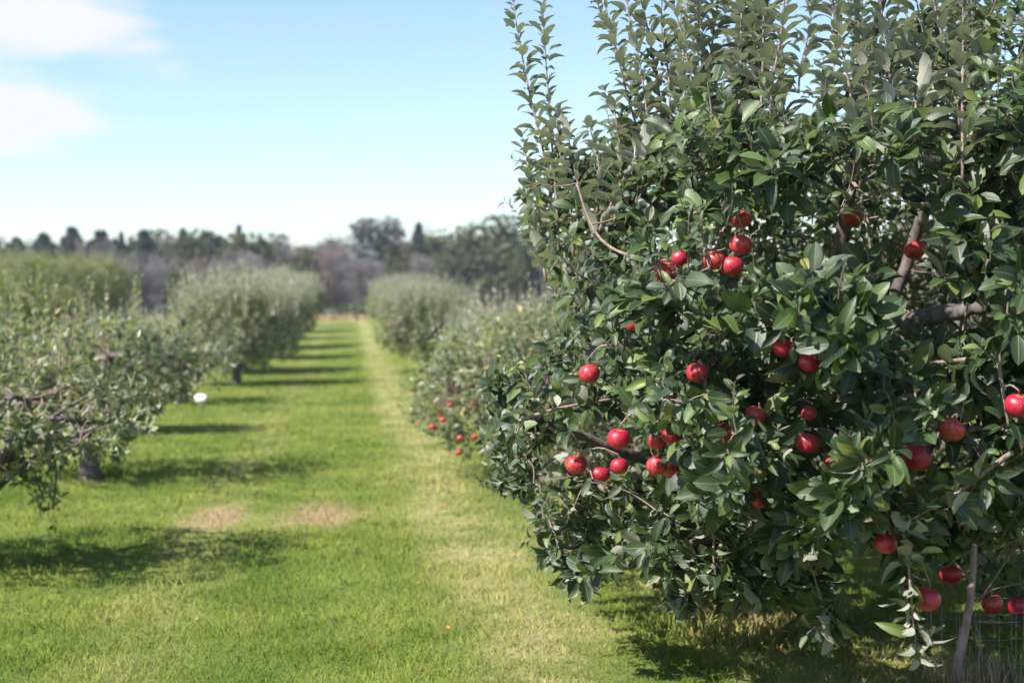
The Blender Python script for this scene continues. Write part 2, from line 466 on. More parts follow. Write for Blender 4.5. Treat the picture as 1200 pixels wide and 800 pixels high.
def build_grass():
    N = 420000
    u = RNG.random(N)
    d0, d1 = 5.2, 48.0
    d = d0 * (d1 / d0) ** (u ** 0.92)          # even on the picture, so thinner with distance
    t = RNG.uniform(-0.42, 0.44, N)
    q = CAM[None, :2] + np.array([math.sin(YAW), math.cos(YAW)])[None] * d[:, None] + RIGHT[None, :2] * (t * d)[:, None]
    xx, yy = q[:, 0], q[:, 1]
    keep = RNG.random(N) < np.where((np.abs(xx - 0.88) < 0.45), 0.6, 1.0)
    e = (((xx + 0.92) / 0.45) ** 2 + ((yy - 11) / 0.9) ** 2 < 1) | (((xx + 0.2) / 0.55) ** 2 + ((yy - 10.9) / 0.95) ** 2 < 1)
    keep &= ~(e & (RNG.random(N) < 0.5))
    q, d = q[keep], d[keep]; n = len(q)
    clump = 0.5 + 0.5 * np.sin(q[:, 0] * 5 + 2 * np.sin(q[:, 1] * 3.1)) * np.sin(q[:, 1] * 4.3 + q[:, 0])
    h = RNG.gamma(6, 1 / 6, n) * (0.022 + 0.022 * clump)
    w = 0.0042 * np.clip(d / 7, 0.8, 5) * RNG.uniform(0.7, 1.4, n)
    blades('grass', q, np.clip(h, 0.012, 0.10), w, M['blade'], 'short mown green grass blades covering the aisle between the trees', 1.5)
    # longer tufts left by the mower round the trunks
    c, r = [], []
    for (px, py, d_, k, s) in ((870, 735, 6.9, 2200, 0.30), (925, 735, 6.9, 900, 0.2), (115, 560, 13.4, 900, 0.3), (-29, 640, 8.9, 250, 0.25), (560, 560, 12.2, 300, 0.5)):
        p = P(px, py, d_); c.append(np.stack([p[0] + RNG.normal(0, s * 0.6, k), p[1] + RNG.normal(0, s * 0.6, k)], -1))
    q = np.concatenate(c); n = len(q)
    blades('long_grass', q, RNG.uniform(0.05, 0.15, n), RNG.uniform(0.005, 0.011, n), M['blade'], 'longer unmown grass round the foot of the trunks', 0.7)


build_grass()

# ------------------------------------------------------------------ leaves
LEAF_ROWS = [(0.12, 0.66), (0.36, 1.0), (0.64, 0.95), (0.87, 0.55)]


def leaf_template(width, fold, curl, wave, twist=0.0):
    """length 1 along +Y, upper face +Z; ends at the tip; short stalk behind"""
    v = [[0, 0, 0]]; uv = [[0.5, 0.0]]

    def row(s, hw):
        z0 = -curl * s * s
        for sx in (-1, 0, 1):
            x = sx * hw
            z = z0 + abs(x) * math.tan(fold) + (wave * math.sin(s * 11 + sx) if sx else 0)
            a = twist * s
            v.append([x * math.cos(a) - (z - z0) * math.sin(a), s * (1 - 0.25 * curl * s), z0 + x * math.sin(a) + (z - z0) * math.cos(a)])
            uv.append([0.5 + 0.5 * sx, s])
    for s, k in LEAF_ROWS: row(s, k * width)
    v.append([0, 1 - 0.25 * curl, -curl]); uv.append([0.5, 1.0])
    v += [[-0.013, -0.30, 0.05], [0.013, -0.30, 0.05]]; uv += [[0.5, 0], [0.5, 0]]
    t = [[0, 2, 1], [0, 3, 2]]; q = []
    for i in range(len(LEAF_ROWS) - 1):
        a = 1 + 3 * i
        q += [[a, a + 1, a + 4, a + 3], [a + 1, a + 2, a + 5, a + 4]]
    a = 1 + 3 * (len(LEAF_ROWS) - 1); e = a + 3
    t += [[a, a + 1, e], [a + 1, a + 2, e], [0, e + 1, e + 2]]
    return np.array(v, float), np.array(t), np.array(q), np.array(uv, float)


TEMPL = [leaf_template(0.245, 0.35, 0.25, 0.014), leaf_template(0.265, 0.20, 0.45, -0.02, 0.35), leaf_template(0.21, 0.60, 0.38, 0.015, -0.3),
         leaf_template(0.285, 0.28, 0.15, 0.024, 0.25), leaf_template(0.19, 0.80, 0.60, 0.012, 0.2), leaf_template(0.235, 0.50, 0.10, -0.022, -0.5)]
# a plain leaf for the blurred trees
SV = np.array([[0, 0, 0], [-0.24, 0.45, 0.07], [0, 0.5, -0.03], [0.24, 0.45, 0.07], [0, 1, -0.16]], float)
ST = np.array([[0, 2, 1], [0, 3, 2], [1, 2, 4], [2, 3, 4]])


class Leaves:
    def __init__(s): s.p, s.d, s.n, s.l, s.k = [], [], [], [], []

    def add(s, p, d, n, l, k=None):
        s.p.append(p); s.d.append(d); s.n.append(n); s.l.append(l); s.k.append(random.randrange(6) if k is None else k)

    def pack(s):
        s.p, s.d, s.n, s.l, s.k = (np.asarray(a, float) for a in (s.p, s.d, s.n, s.l, s.k)); s.k = s.k.astype(int)
        s.d = unit(s.d); x = unit(np.cross(s.d, s.n)); z = np.cross(x, s.d)
        s.R = np.stack([x, s.d, z], -1)           # columns: across, along, up
        return s

    def take(s, m):
        for a in ('p', 'd', 'n', 'l', 'k', 'R', 'm'): setattr(s, a, getattr(s, a)[m])

    def mesh(s, name, mat, off, sel=None, simple=False):
        V, T, Q, U, n = [], [], [], [], 0
        for k in range(1 if simple else 6):
            m = np.ones(len(s.p), bool) if simple else (s.k == k)
            if sel is not None: m &= sel
            c = int(m.sum())
            if not c: continue
            tv, tt, tq, tu = (SV, ST, None, None) if simple else TEMPL[k]
            v = np.einsum('nij,vj->nvi', s.R[m], tv) * s.l[m][:, None, None] + s.p[m][:, None, :]
            V.append(v.reshape(-1, 3)); b = (n + np.arange(c) * len(tv))[:, None, None]
            T.append((b + tt[None]).reshape(-1, 3))
            if tq is not None: Q.append((b + tq[None]).reshape(-1, 4)); U.append(np.tile(tu, (c, 1)))
            n += c * len(tv)
        return mesh_from(name, np.concatenate(V) - np.asarray(off), np.concatenate(T), np.concatenate(Q) if Q else None, mat, np.concatenate(U) if U else None)


def rosette(L, c, axis, n, length, open_=1.15, droop=0.25, jit=0.2):
    axis = unit(axis); ref = unit(np.cross(axis, [0.3, 0.5, 0.8])); b = np.cross(axis, ref)
    a0 = random.uniform(0, 6.28)
    for i in range(n):
        a = a0 + i * 2.39996; th = open_ * (0.45 + 0.65 * (i + 0.5) / n) + random.gauss(0, 0.22)
        r = ref * math.cos(a) + b * math.sin(a)
        d = axis * math.cos(th) + r * math.sin(th); nn = axis * math.sin(th) - r * math.cos(th)
        d = d + np.array([0, 0, -droop * random.uniform(0.3, 1.4)]) + np.random.default_rng(random.randrange(1 << 30)).normal(0, jit, 3) * 0.5
        d = unit(d); l = length * random.uniform(0.62, 1.18)
        L.add(c + d * l * 0.28 + axis * random.uniform(-0.035, 0.02), d, nn + np.array([0, 0, 0.25]), l)


def shoot_leaves(L, pts, length, gap=0.026, up=0.85, start=0.08, simple=False, tip_small=True):
    """alternate leaves up a stem, blades held upward with the tips bending out"""
    seg = np.linalg.norm(np.diff(pts, axis=0), axis=1); tot = seg.sum(); cum = np.concatenate([[0], np.cumsum(seg)])
    s = start * tot; k = random.random() * 6.28
    while s < tot:
        i = min(np.searchsorted(cum, s) - 1, len(seg) - 1); i = max(i, 0); f = (s - cum[i]) / seg[i]
        p = pts[i] * (1 - f) + pts[i + 1] * f; ax = unit(pts[i + 1] - pts[i])
        ref = unit(np.cross(ax, [0.9, 0.3, 0.2])); b = np.cross(ax, ref)
        k += 2.39996 + random.gauss(0, 0.25); r = ref * math.cos(k) + b * math.sin(k)
        fr = s / tot; th = (up + random.gauss(0, 0.30)) * (1 - 0.35 * fr)
        d = ax * math.cos(th) + r * math.sin(th); n = ax * math.sin(th) - r * math.cos(th)
        l = length * random.uniform(0.55, 1.2) * ((1 - 0.45 * fr) if tip_small else 1)
        L.add(p + d * l * (0.0 if simple else 0.25), d, n, l, random.choice((0, 1, 2, 4, 4, 5)))
        s += gap * random.uniform(0.7, 1.35)


# ------------------------------------------------------------------ apples
def apple_mesh():
    prof, m = [], 15
    for i in range(m + 1):
        t = math.pi * i / m
        r = math.sin(t) ** 0.9; z = math.cos(t)
        z = 0.90 * z - 0.30 * math.exp(-(r / 0.28) ** 2) * (1 if z > 0 else -0.62)
        r *= 1.0 + 0.06 * math.cos(t)
        prof.append((max(r, 0.0), z))
    sides = 22; v = [[0, 0, prof[0][1]]]
    for r, z in prof[1:-1]:
        for j in range(sides):
            a = 2 * math.pi * j / sides
            lob = 1 + 0.025 * math.cos(5 * a) * (0.4 + 0.6 * max(0, -z)) + 0.02 * math.cos(a + 0.7)
            v.append([0.5 * r * lob * math.cos(a), 0.5 * r * lob * math.sin(a), 0.5 * z + 0.5 * 0.02 * math.cos(2 * a)])
    v[0][2] *= 0.5; v.append([0, 0, 0.5 * prof[-1][1]])
    t, q = [], []
    for j in range(sides):
        k = (j + 1) % sides
        t.append([0, 1 + j, 1 + k])
        for i in range(m - 2): q.append([1 + i * sides + j, 1 + (i + 1) * sides + j, 1 + (i + 1) * sides + k, 1 + i * sides + k])
        t.append([1 + (m - 2) * sides + j, len(v) - 1, 1 + (m - 2) * sides + k])
    me = mesh_from('apple', v, t, q, M['apple'])
    b = MB(); b.tube(smooth_line([[0, 0, 0.27], [0.01, 0.0, 0.45], [0.05, 0.01, 0.62]], 5), [0.022, 0.018, 0.018, 0.02, 0.028], 6)
    st = mesh_from('stem', np.concatenate(b.v), np.concatenate(b.t), np.concatenate(b.q), M['twig'])
    cv, ct = [[0, 0, -0.335]], []
    for j in range(10):
        a = 2 * math.pi * j / 10; rr = 0.085 if j % 2 == 0 else 0.035
        cv.append([rr * math.cos(a), rr * math.sin(a), -0.40 if j % 2 == 0 else -0.35])
    for j in range(10): ct.append([0, 1 + (j + 1) % 10, 1 + j])
    cal = mesh_from('calyx', cv, ct, None, M['calyx'])
    return me, st, cal


APPLE = apple_mesh()
APPLES = []          # (position, diameter, px, py, r_px, depth, share hidden)


def put_apple(pos, dia, label, tilt=(0, 0), group=None, cover=0.0, parts=True):
    o = put('apple', APPLE[0], None, tuple(pos)); o.scale = (dia * random.uniform(0.95, 1.04), dia * random.uniform(0.95, 1.04), dia * random.uniform(0.88, 1.04))
    o.rotation_euler = (tilt[0], tilt[1], random.uniform(0, 6.28))
    tag(o, label, 'apple', group)
    if parts:
        put('stem', APPLE[1], o); put('calyx', APPLE[2], o)
    x, y, d = project(np.array([pos])); APPLES.append((np.array(pos), dia, x[0], y[0], dia / 2 / d[0] * F, d[0], cover))
    R = o.rotation_euler.to_matrix()
    return np.array(pos) + np.array(R @ Vector((0.05, 0.01, 0.62))) * dia


# ------------------------------------------------------------------ the near apple tree
POLY = np.array([(612, 215), (620, 262), (648, 300), (652, 345), (664, 372), (655, 405), (610, 432), (574, 452), (588, 485), (577, 520), (585, 560), (612, 588),
                 (640, 632), (664, 680), (705, 668), (760, 645), (790, 680), (806, 712), (828, 690), (850, 655), (915, 638), (938, 670), (944, 715), (970, 732), (986, 720), (970, 680),
                 (982, 622), (1040, 585), (1036, 630), (1056, 665), (1110, 622), (1160, 605), (1290, 575), (1420, 540), (1420, -60), (1260, -40), (1130, 10), (1050, 30), (960, 60), (880, 75),
                 (820, 110), (770, 150), (715, 175), (690, 205), (650, 200)], float)


def in_poly(x, y, poly=POLY):
    inside = np.zeros(len(x), bool); j = len(poly) - 1
    for i in range(len(poly)):
        xi, yi = poly[i]; xj, yj = poly[j]
        c = ((yi > y) != (yj > y)) & (x < (xj - xi) * (y - yi) / (yj - yi + 1e-12) + xi)
        inside ^= c; j = i
    return inside


XC, YC, DC = 1.49, -0.10, 6.9
RX, RY, RD = 1.80, 1.50, 2.30


def front(px, py):
    px = np.asarray(px, float); py = np.asarray(py, float)
    u = ((px - 600) * 5.6 / F - XC) / RX; v = ((400 - py) * 5.6 / F - YC) / np.where(py < 420, 2.1, RY)
    return DC - RD * np.sqrt(np.clip(1 - u * u - v * v, 0.03, 1))


BASE = P(872, 738, 6.93); BASE[2] = float(ground_z(BASE[0], BASE[1]))
near = empty('apple_tree', tuple(BASE))
tag(near, 'large near apple tree hung with ripe red apples, tall leafy shoots on top', 'tree')

NL = Leaves()
nodes = []           # branch points that twigs can grow from

bt = MB()
tp = smooth_line([BASE - np.array([0, 0, 0.06]), P(876, 690, 6.93), P(895, 640, 6.92), P(915, 598, 6.95)], 12)
bt.tube(tp, np.linspace(0.115, 0.082, 12) + 0.05 * np.exp(-np.arange(12) / 1.5), 12)
bt.build('trunk', M['bark'], near, off=BASE)
nodes += list(tp[6:])
fork = tp[-1]
LIMBS = [
    ([(985, 480, 6.6), (1045, 387, 6.2), (1105, 368, 6.0), (1150, 360, 5.9), (1180, 325, 5.85), (1235, 250, 5.9)], 0.062, 0.016),
    ([(900, 490, 6.6), (880, 420, 6.2), (820, 402, 5.9), (740, 380, 5.75), (690, 340, 5.6)], 0.05, 0.012),
    ([(960, 450, 7.0), (985, 300, 6.9), (1010, 120, 6.6), (1040, -40, 6.5)], 0.06, 0.016),
    ([(830, 570, 6.4), (720, 525, 5.95), (625, 490, 5.85)], 0.045, 0.01),
    ([(950, 560, 6.2), (990, 525, 5.6), (1060, 520, 5.15), (1150, 500, 4.9)], 0.042, 0.01),
    ([(930, 500, 7.6), (900, 380, 8.2), (860, 250, 8.5)], 0.045, 0.012),
    ([(1050, 500, 7.5), (1200, 420, 7.8), (1320, 350, 7.9)], 0.05, 0.012),
    ([(860, 610, 6.0), (845, 620, 5.5), (800, 640, 5.3), (740, 640, 5.25)], 0.032, 0.008),
    ([(880, 480, 6.6), (850, 330, 6.35), (770, 240, 6.05), (705, 200, 5.95)], 0.042, 0.012),
    ([(1010, 560, 6.6), (1100, 470, 6.0), (1210, 400, 5.3), (1290, 360, 5.1)], 0.04, 0.012),
    ([(1000, 470, 6.7), (1080, 260, 6.6), (1130, 120, 6.2), (1140, -20, 6.1)], 0.04, 0.012),
]
for pts, r0, r1 in LIMBS:
    line = smooth_line([fork] + [P(*p) for p in pts], 22)
    line[1:-1] += RNG.normal(0, 0.006, (20, 3))
    b = MB(); b.tube(line, np.linspace(r0, r1, 22), 9); b.build('limb', M['bark'], near, off=BASE)
    nodes += list(line[5:])
TWIGS = [   # bare twigs the photo shows
    [(1150, 360, 5.9), (1166, 352, 5.8), (1180, 332, 5.75), (1192, 312, 5.7)],
    [(915, 90, 5.5), (892, 175, 5.3), (876, 215, 5.2), (860, 246, 5.1), (846, 272, 5.06)],
    [(846, 272, 5.06), (838, 292, 5.02), (808, 302, 5.05), (764, 304, 5.1), (728, 296, 5.2), (704, 280, 5.28), (688, 252, 5.35), (676, 215, 5.4)],
    [(1170, 395, 4.75), (1171, 430, 4.72), (1176, 462, 4.7), (1182, 500, 4.7)],
    [(1186, 530, 4.45), (1160, 548, 4.42), (1128, 573, 4.42), (1100, 590, 4.44), (1062, 612, 4.5)],
    [(1018, 528, 4.75), (1045, 548, 4.72), (1072, 570, 4.68)],
    [(1140, 420, 4.8), (1105, 424, 4.85), (1075, 425, 4.9), (1040, 428, 5.0)],
    [(1085, 240, 5.1), (1110, 250, 5.0), (1125, 258, 5.0)],
    [(905, 412, 5.6), (880, 414, 5.5), (850, 416, 5.5), (820, 430, 5.4)],
    [(590, 500, 5.7), (640, 482, 5.6), (700, 470, 5.6), (760, 462, 5.6)],
    [(990, 200, 5.6), (1012, 235, 5.5), (1020, 290, 5.5), (1018, 330, 5.6)],
]
EXTRA = []
for pts in TWIGS:
    line = smooth_line([P(*p) for p in pts], 4 * len(pts))
    b = MB(); b.tube(line, np.linspace(0.009, 0.004, len(line)), 6); b.build('branch', M['twig'], near, off=BASE)
    nodes += list(line)
    if pts[0][0] in (1186, 590, 1140): EXTRA += [(q, pts) for q in line[::2]]

# upright shoots at the top: (photo pixels of base .. tip, depth)
SHOOTS = [
    [(652, 300, 5.75), (640, 200, 5.8), (618, 112, 5.85), (606, 50, 5.88), (597, -8, 5.9)],
    [(655, 290, 5.7), (650, 205, 5.75), (645, 140, 5.75), (640, 75, 5.8), (634, 8, 5.8)],
    [(775, 225, 5.8), (752, 135, 5.85), (733, 85, 5.85), (712, 38, 5.9), (690, -15, 5.9)],
    [(672, 300, 5.65), (668, 235, 5.7), (655, 170, 5.7), (652, 120, 5.75)],
    [(720, 260, 5.5), (728, 190, 5.6), (722, 140, 5.6), (708, 105, 5.65)],
    [(745, 240, 5.5), (758, 160, 5.55), (752, 90, 5.6), (735, 20, 5.65), (728, -30, 5.7)],
    [(800, 230, 5.4), (806, 150, 5.5), (800, 80, 5.5), (806, 10, 5.55), (800, -40, 5.6)],
    [(668, 330, 5.75), (640, 262, 5.85), (622, 205, 5.9), (612, 150, 5.95)],
    [(690, 260, 5.6), (676, 200, 5.65), (672, 150, 5.7)],
    [(640, 330, 5.8), (632, 275, 5.85), (622, 235, 5.85), (618, 190, 5.9)],
    [(760, 190, 5.6), (740, 130, 5.7), (722, 60, 5.7), (705, -20, 5.75)],
    [(795, 210, 5.6), (786, 135, 5.6), (779, 80, 5.65), (768, 35, 5.65), (765, -30, 5.7)],
    [(700, 250, 5.6), (704, 205, 5.6), (700, 175, 5.65), (692, 148, 5.65)],
    [(690, 300, 5.5), (712, 240, 5.5), (735, 185, 5.5), (770, 130, 5.55)],
    [(830, 190, 5.5), (826, 120, 5.55), (822, 40, 5.6), (817, -60, 5.6)],
    [(860, 170, 5.4), (868, 90, 5.45), (872, 10, 5.5), (880, -60, 5.5)],
    [(890, 150, 5.3), (893, 90, 5.35), (892, 20, 5.4), (888, -60, 5.4)],
    [(972, 190, 5.2), (974, 130, 5.25), (976, 60, 5.3), (978, -50, 5.3)],
    [(1014, 140, 5.4), (1005, 70, 5.45), (990, 10, 5.5), (975, -60, 5.5)],
    [(1128, 210, 5.0), (1129, 120, 5.05), (1130, 40, 5.1), (1128, -60, 5.1)],
    [(1186, 190, 5.2), (1190, 110, 5.2), (1196, 40, 5.25), (1200, -60, 5.25)],
    [(1060, 190, 5.1), (1052, 110, 5.15), (1048, 40, 5.2), (1040, -60, 5.2)],
]
for i in range(48):
    px = random.uniform(770, 1290); dd = float(front(px, 230)) + random.uniform(0.15, 1.9)
    py = random.uniform(100, 225); tilt = random.uniform(-42, 34)
    top = random.uniform(-150, 70)
    SHOOTS.append([(px, py, dd), (px + tilt * 0.4, (py * 2 + top) / 3, dd), (px + tilt * 0.8 + random.uniform(-6, 6), (py + top * 2) / 3, dd + 0.03), (px + tilt * 1.5, top, dd + 0.05)])
HANG = [
    [(880, 610, 5.3), (872, 650, 5.25), (868, 690, 5.25)],
    [(840, 600, 5.2), (836, 650, 5.15), (842, 690, 5.15)],
    [(910, 600, 5.3), (912, 640, 5.25), (905, 672, 5.25)],
    [(770, 610, 5.3), (765, 640, 5.25), (770, 672, 5.25)],
    [(1050, 590, 4.55), (1062, 640, 4.45), (1067, 690, 4.4), (1070, 730, 4.4), (1076, 768, 4.4)],
    [(945, 620, 5.2), (955, 660, 5.15), (962, 700, 5.1), (972, 738, 5.1)],
    [(925, 640, 5.3), (948, 680, 5.2), (958, 720, 5.2)],
    [(805, 640, 5.3), (810, 680, 5.25), (812, 716, 5.25)],
    [(990, 590, 5.2), (1005, 615, 5.1), (1022, 625, 5.1)],
    [(640, 600, 5.8), (655, 640, 5.75), (668, 676, 5.7)],
    [(730, 640, 5.3), (705, 662, 5.3), (684, 676, 5.3)],
    [(610, 470, 5.9), (592, 458, 5.9), (576, 452, 5.9)],
    [(640, 555, 5.8), (612, 560, 5.8), (588, 566, 5.8)],
    [(650, 510, 5.8), (615, 508, 5.8), (584, 520, 5.8)],
]
twig_mb = MB(); nodes_a = None
n_body = 0
for si, pts in enumerate(SHOOTS):
    line = smooth_line([P(*p) for p in pts], 14)
    line[1:] += np.cumsum(np.cumsum(RNG.normal(0, 0.0007 if si < 20 else 0.0022, (13, 3)), axis=0), axis=0)
    b = MB(); b.tube(line, np.linspace(0.0062, 0.0018, 14), 5); b.build('shoot', M['twig'], near, off=BASE)
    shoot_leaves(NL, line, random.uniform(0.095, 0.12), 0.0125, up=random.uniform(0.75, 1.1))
n_shoot = len(NL.p)
HN = []
for pts in HANG:
    line = smooth_line([P(*p) for p in pts], 12)
    b = MB(); b.tube(line, np.linspace(0.006, 0.002, 12), 5); b.build('branch', M['twig'], near, off=BASE)
    shoot_leaves(NL, line, 0.086, 0.016, up=1.0, tip_small=False, start=0.1)
    for q in line[2::2]: EXTRA.append((q, pts))
    nodes += list(line[:3])

# apples: px, py, diameter px, depth offset behind the leaf shell, hidden share, label
A = [
    (870, 256, 25, .10, .25, 'shaded red apple hanging highest in the cluster under the bent bare twig'),
    (868, 287, 27, .02, .0, 'glossy red apple directly below the topmost one in the cluster by the bent twig'),
    (837, 305, 26, -.04, .0, 'small bright red apple touching the end of the thin bare twig'),
    (857, 312, 28, .0, .1, 'round red apple hanging lowest in the cluster by the bent twig'),
    (780, 319, 28, .0, .15, 'red apple with a yellow green patch half under a leaf below the thin bare twig'),
    (797, 303, 24, .06, .5, 'dark red apple mostly behind leaves just above the thin bare twig'),
    (773, 364, 24, .12, .5, 'dark apple in shade straight below the green patched apple'),
    (741, 380, 20, .16, .7, 'barely visible dark apple behind leaves left of the shaded one below the bare twig'),
    (691, 438, 26, .0, .1, 'red apple alone near the outer left leaves, a leaf beside it'),
    (817, 437, 27, -.02, .0, 'bright round red apple by itself in the middle of the crown'),
    (901, 374, 22, .04, .5, 'orange red apple half wrapped by a leaf above the pair of red apples'),
    (919, 407, 27, .02, .15, 'deep red apple, left one of the pair right of the crown middle'),
    (949, 425, 27, -.02, .1, 'bright pinkish red apple, right one of the pair right of the crown middle'),
    (886, 487, 25, .08, .45, 'dark red apple tucked behind leaves below the pair'),
    (725, 514, 27, -.03, .0, 'bright red apple, uppermost of the low left cluster and fully in view'),
    (675, 544, 26, -.02, .0, 'bright red apple, farthest out to the left in the low left cluster'),
    (703, 555, 24, .03, .1, 'dull red apple hanging lowest in the low left cluster'),
    (726, 546, 22, .08, .4, 'dark red apple in shade right below the uppermost one of the low left cluster'),
    (770, 515, 24, .03, .25, 'red apple, left one of the touching pair beside the low left cluster'),
    (787, 510, 25, .0, .3, 'pinkish red apple, right one of the touching pair beside the low left cluster'),
    (770, 545, 26, .0, .35, 'bright red apple cut by thin twigs below the touching pair'),
    (787, 552, 20, .10, .6, 'dark apple hidden behind thin twigs just right of the bright one below the touching pair'),
    (851, 508, 28, .03, .35, 'red apple half hidden by leaves below the lone apple of the crown middle'),
    (946, 519, 28, .0, .1, 'dark glossy red apple above the orange blushed one in the lower crown'),
    (977, 545, 23, .08, .3, 'orange blushed apple in shade, lower right of a dark glossy one'),
    (1115, 503, 32, -.06, .05, 'large bright red apple with a leaf rising in front of its lower edge'),
    (1193, 475, 31, -.08, .0, 'pinkish red apple at the outer right edge of the crown'),
    (1076, 537, 33, .10, .4, 'dark red apple deep in shade left of the large bright one'),
    (1068, 517, 24, .22, .6, 'small dark apple behind the shaded one left of the large bright one'),
    (1038, 636, 28, .12, .6, 'dark red apple hanging over the grass gap beneath the crown'),
    (1087, 702, 31, .08, .9, 'red apple behind pale leaves low on the drooping shoot'),
    (888, 585, 25, .10, .35, 'dark red apple low in the shadowed underside of the crown'),
    (787, 466, 26, .14, .6, 'dull red apple mostly behind leaves above the touching pair'),
    (998, 255, 26, 1.0, .75, 'orange red apple in deep shade high in the inner crown'),
    (1072, 293, 26, 0.9, .75, 'orange red apple in deep shade above the thick dark limb'),
    (948, 484, 20, .20, .65, 'small dark apple glimpsed between the pair and the glossy one under it'),
    (848, 546, 16, .25, .6, 'tiny dark apple glimpse under the half hidden one in the lower crown'),
]
spur_mb = MB(); stems = []
for px, py, dp, off, cov, lab in A:
    d = float(front(px, py)) + off
    if py > 620 and px > 1000: d = 4.42 + off
    pos = P(px, py, d)
    top = put_apple(pos, dp * d / F, lab, (random.uniform(-0.5, 0.35), random.uniform(-0.4, 0.4)), 'red apples on the near tree', cov)
    stems.append(top)

# leaf clusters through the crown
def leafscale(c):      # the outer left sprays carry smaller leaves
    return 0.80 + 0.28 * min(1.0, max(0.0, (float(project(np.array([c]))[0][0]) - 640) / 380))


def clusters(n, lo, hi, shell):
    out = []
    while len(out) < n:
        px = RNG.uniform(560, 1420, 4000); py = RNG.uniform(lo, hi, 4000)
        m = in_poly(px, py); px, py = px[m], py[m]
        d0 = front(px, py)
        lump = np.sin(px / 34 + 1.7 * np.sin(py / 47)) + np.sin(py / 31 + 1.3 * np.sin(px / 58 + 1)) + 0.7 * np.sin((px + py) / 23)
        d0 = d0 + 0.24 * lump * np.clip((6.6 - d0) / 0.8, 0.2, 1)      # sprays stand forward, gaps fall back
        d = d0 + (RNG.exponential(shell, len(px)) if shell else RNG.uniform(0.3, 1, len(px)) * (2 * DC - 2 * d0) + RNG.normal(0, .1, len(px)))
        ok = d < 2 * DC - d0 + 0.6
        for x, y, z in zip(px[ok], py[ok], d[ok]):
            w = P(x, y, z)
            g = math.sin(w[0] * 6.1 + 1.3 * math.sin(w[2] * 4.7)) + math.sin(w[2] * 6.7 + 1.1 * w[1]) + math.sin(w[1] * 5.3 + w[0] * 2.1)
            if g < -0.35 and random.random() < (0.86 if shell else 0.25): continue
            if (x - 838) ** 2 + (y - 354) ** 2 < 15 ** 2: continue            # sky-side gap in the leaves
            if 1022 < x < 1178 and 328 < y < 408 and z < 6.4 and random.random() < 0.97: continue   # the thick limb shows here
            if ((x - 1040) / 95) ** 2 + ((y - 305) / 55) ** 2 < 1 and z < 6.5 and random.random() < 0.9: continue     # deep hollow
            if g < 0.5 and shell and lo < 0 and random.random() < 0.35: continue
            if y < 150 and random.random() < (0.85 if 840 < x < 1080 else 0.6): continue          # thinner towards the top, sky between
            if w[2] < 0.22: continue
            out.append(w)
            if len(out) >= n: break
    return np.array(out)


CL = np.concatenate([clusters(1330, -60, 770, 0.26), clusters(1900, -60, 770, 0), clusters(300, 560, 770, 0.22),
                     np.array([P(random.uniform(690, 1360), random.uniform(150, 480), random.uniform(6.9, 8.9)) for _ in range(1100)]),
                     np.array([P(random.uniform(815, 920), random.uniform(630, 700), random.uniform(5.2, 6.5)) for _ in range(95)])])
cen = CAM + FWD * DC + RIGHT * XC + UP * YC
nodes = np.array(nodes)
ax = unit((CL - cen) / np.array([RX, RD, RY]))
order = np.argsort(np.linalg.norm(CL - fork, axis=1))
buf = np.zeros((len(nodes) + 8 * len(CL), 3)); buf[:len(nodes)] = nodes; nn = len(nodes)
for i in order:
    c = CL[i]; a = unit(ax[i] + np.array([0, 0, 0.35 if c[2] > 1.0 else -0.05]) + RNG.normal(0, 0.35, 3))
    dist = np.linalg.norm(buf[:nn] - c, axis=1); j = int(np.argmin(dist)); s = buf[j]; L_ = dist[j]
    if L_ > 0.03:
        midp = (s + c) / 2 - a * L_ * 0.18 + np.array([0, 0, 0.05 * L_])
        line = smooth_line([s, midp, c], 5)
        twig_mb.tube(line, np.linspace(0.0028 + 0.006 * min(L_, 0.6), 0.002, 5), 4, cap=False)
        if L_ > 0.08: buf[nn:nn + 3] = line[1:4]; nn += 3
    buf[nn] = c; nn += 1
    rosette(NL, c, a, random.randint(6, 9), random.choice((0.05, 0.062, 0.075, 0.09, 0.105)) * leafscale(c), jit=0.55)
    if random.random() < 0.25:
        tip = c + a * random.uniform(0.08, 0.2) + np.array([0, 0, 0.03]); line = smooth_line([c, (c + tip) / 2 + RNG.normal(0, 0.008, 3), tip], 5)
        twig_mb.tube(line, np.linspace(0.003, 0.0015, 5), 4, cap=False); shoot_leaves(NL, line, 0.075, 0.022, up=0.95)
for s in [np.array(P(*p[0])) for p in SHOOTS + HANG] + stems:     # join shoots and fruit stalks to the wood
    dist = np.linalg.norm(buf[:nn] - s, axis=1) + 0.4 * np.clip(CAM_H * 0 + (buf[:nn] @ np.array([0, 0, -1.0])) + s[2] - 0.0, 0, 1)
    j = int(np.argmin(dist)); e = buf[j]; L_ = np.linalg.norm(e - s)
    line = smooth_line([e, (e + s) / 2 + np.array([0, 0, 0.15 * L_]), s], 6)
    twig_mb.tube(line, np.linspace(0.004, 0.0028, 6), 5, cap=False)
tag(twig_mb.build('twig', M['twig'], near, off=BASE), kind='stuff')

for q, pts in EXTRA: rosette(NL, q + RNG.normal(0, 0.012, 3), unit(RNG.normal(0, .7, 3) + np.array([-.3, -.3, .5])), random.randint(3, 6), 0.09, jit=0.5)
NL.pack(); NL.m = (np.arange(len(NL.p)) < n_shoot).astype(int)
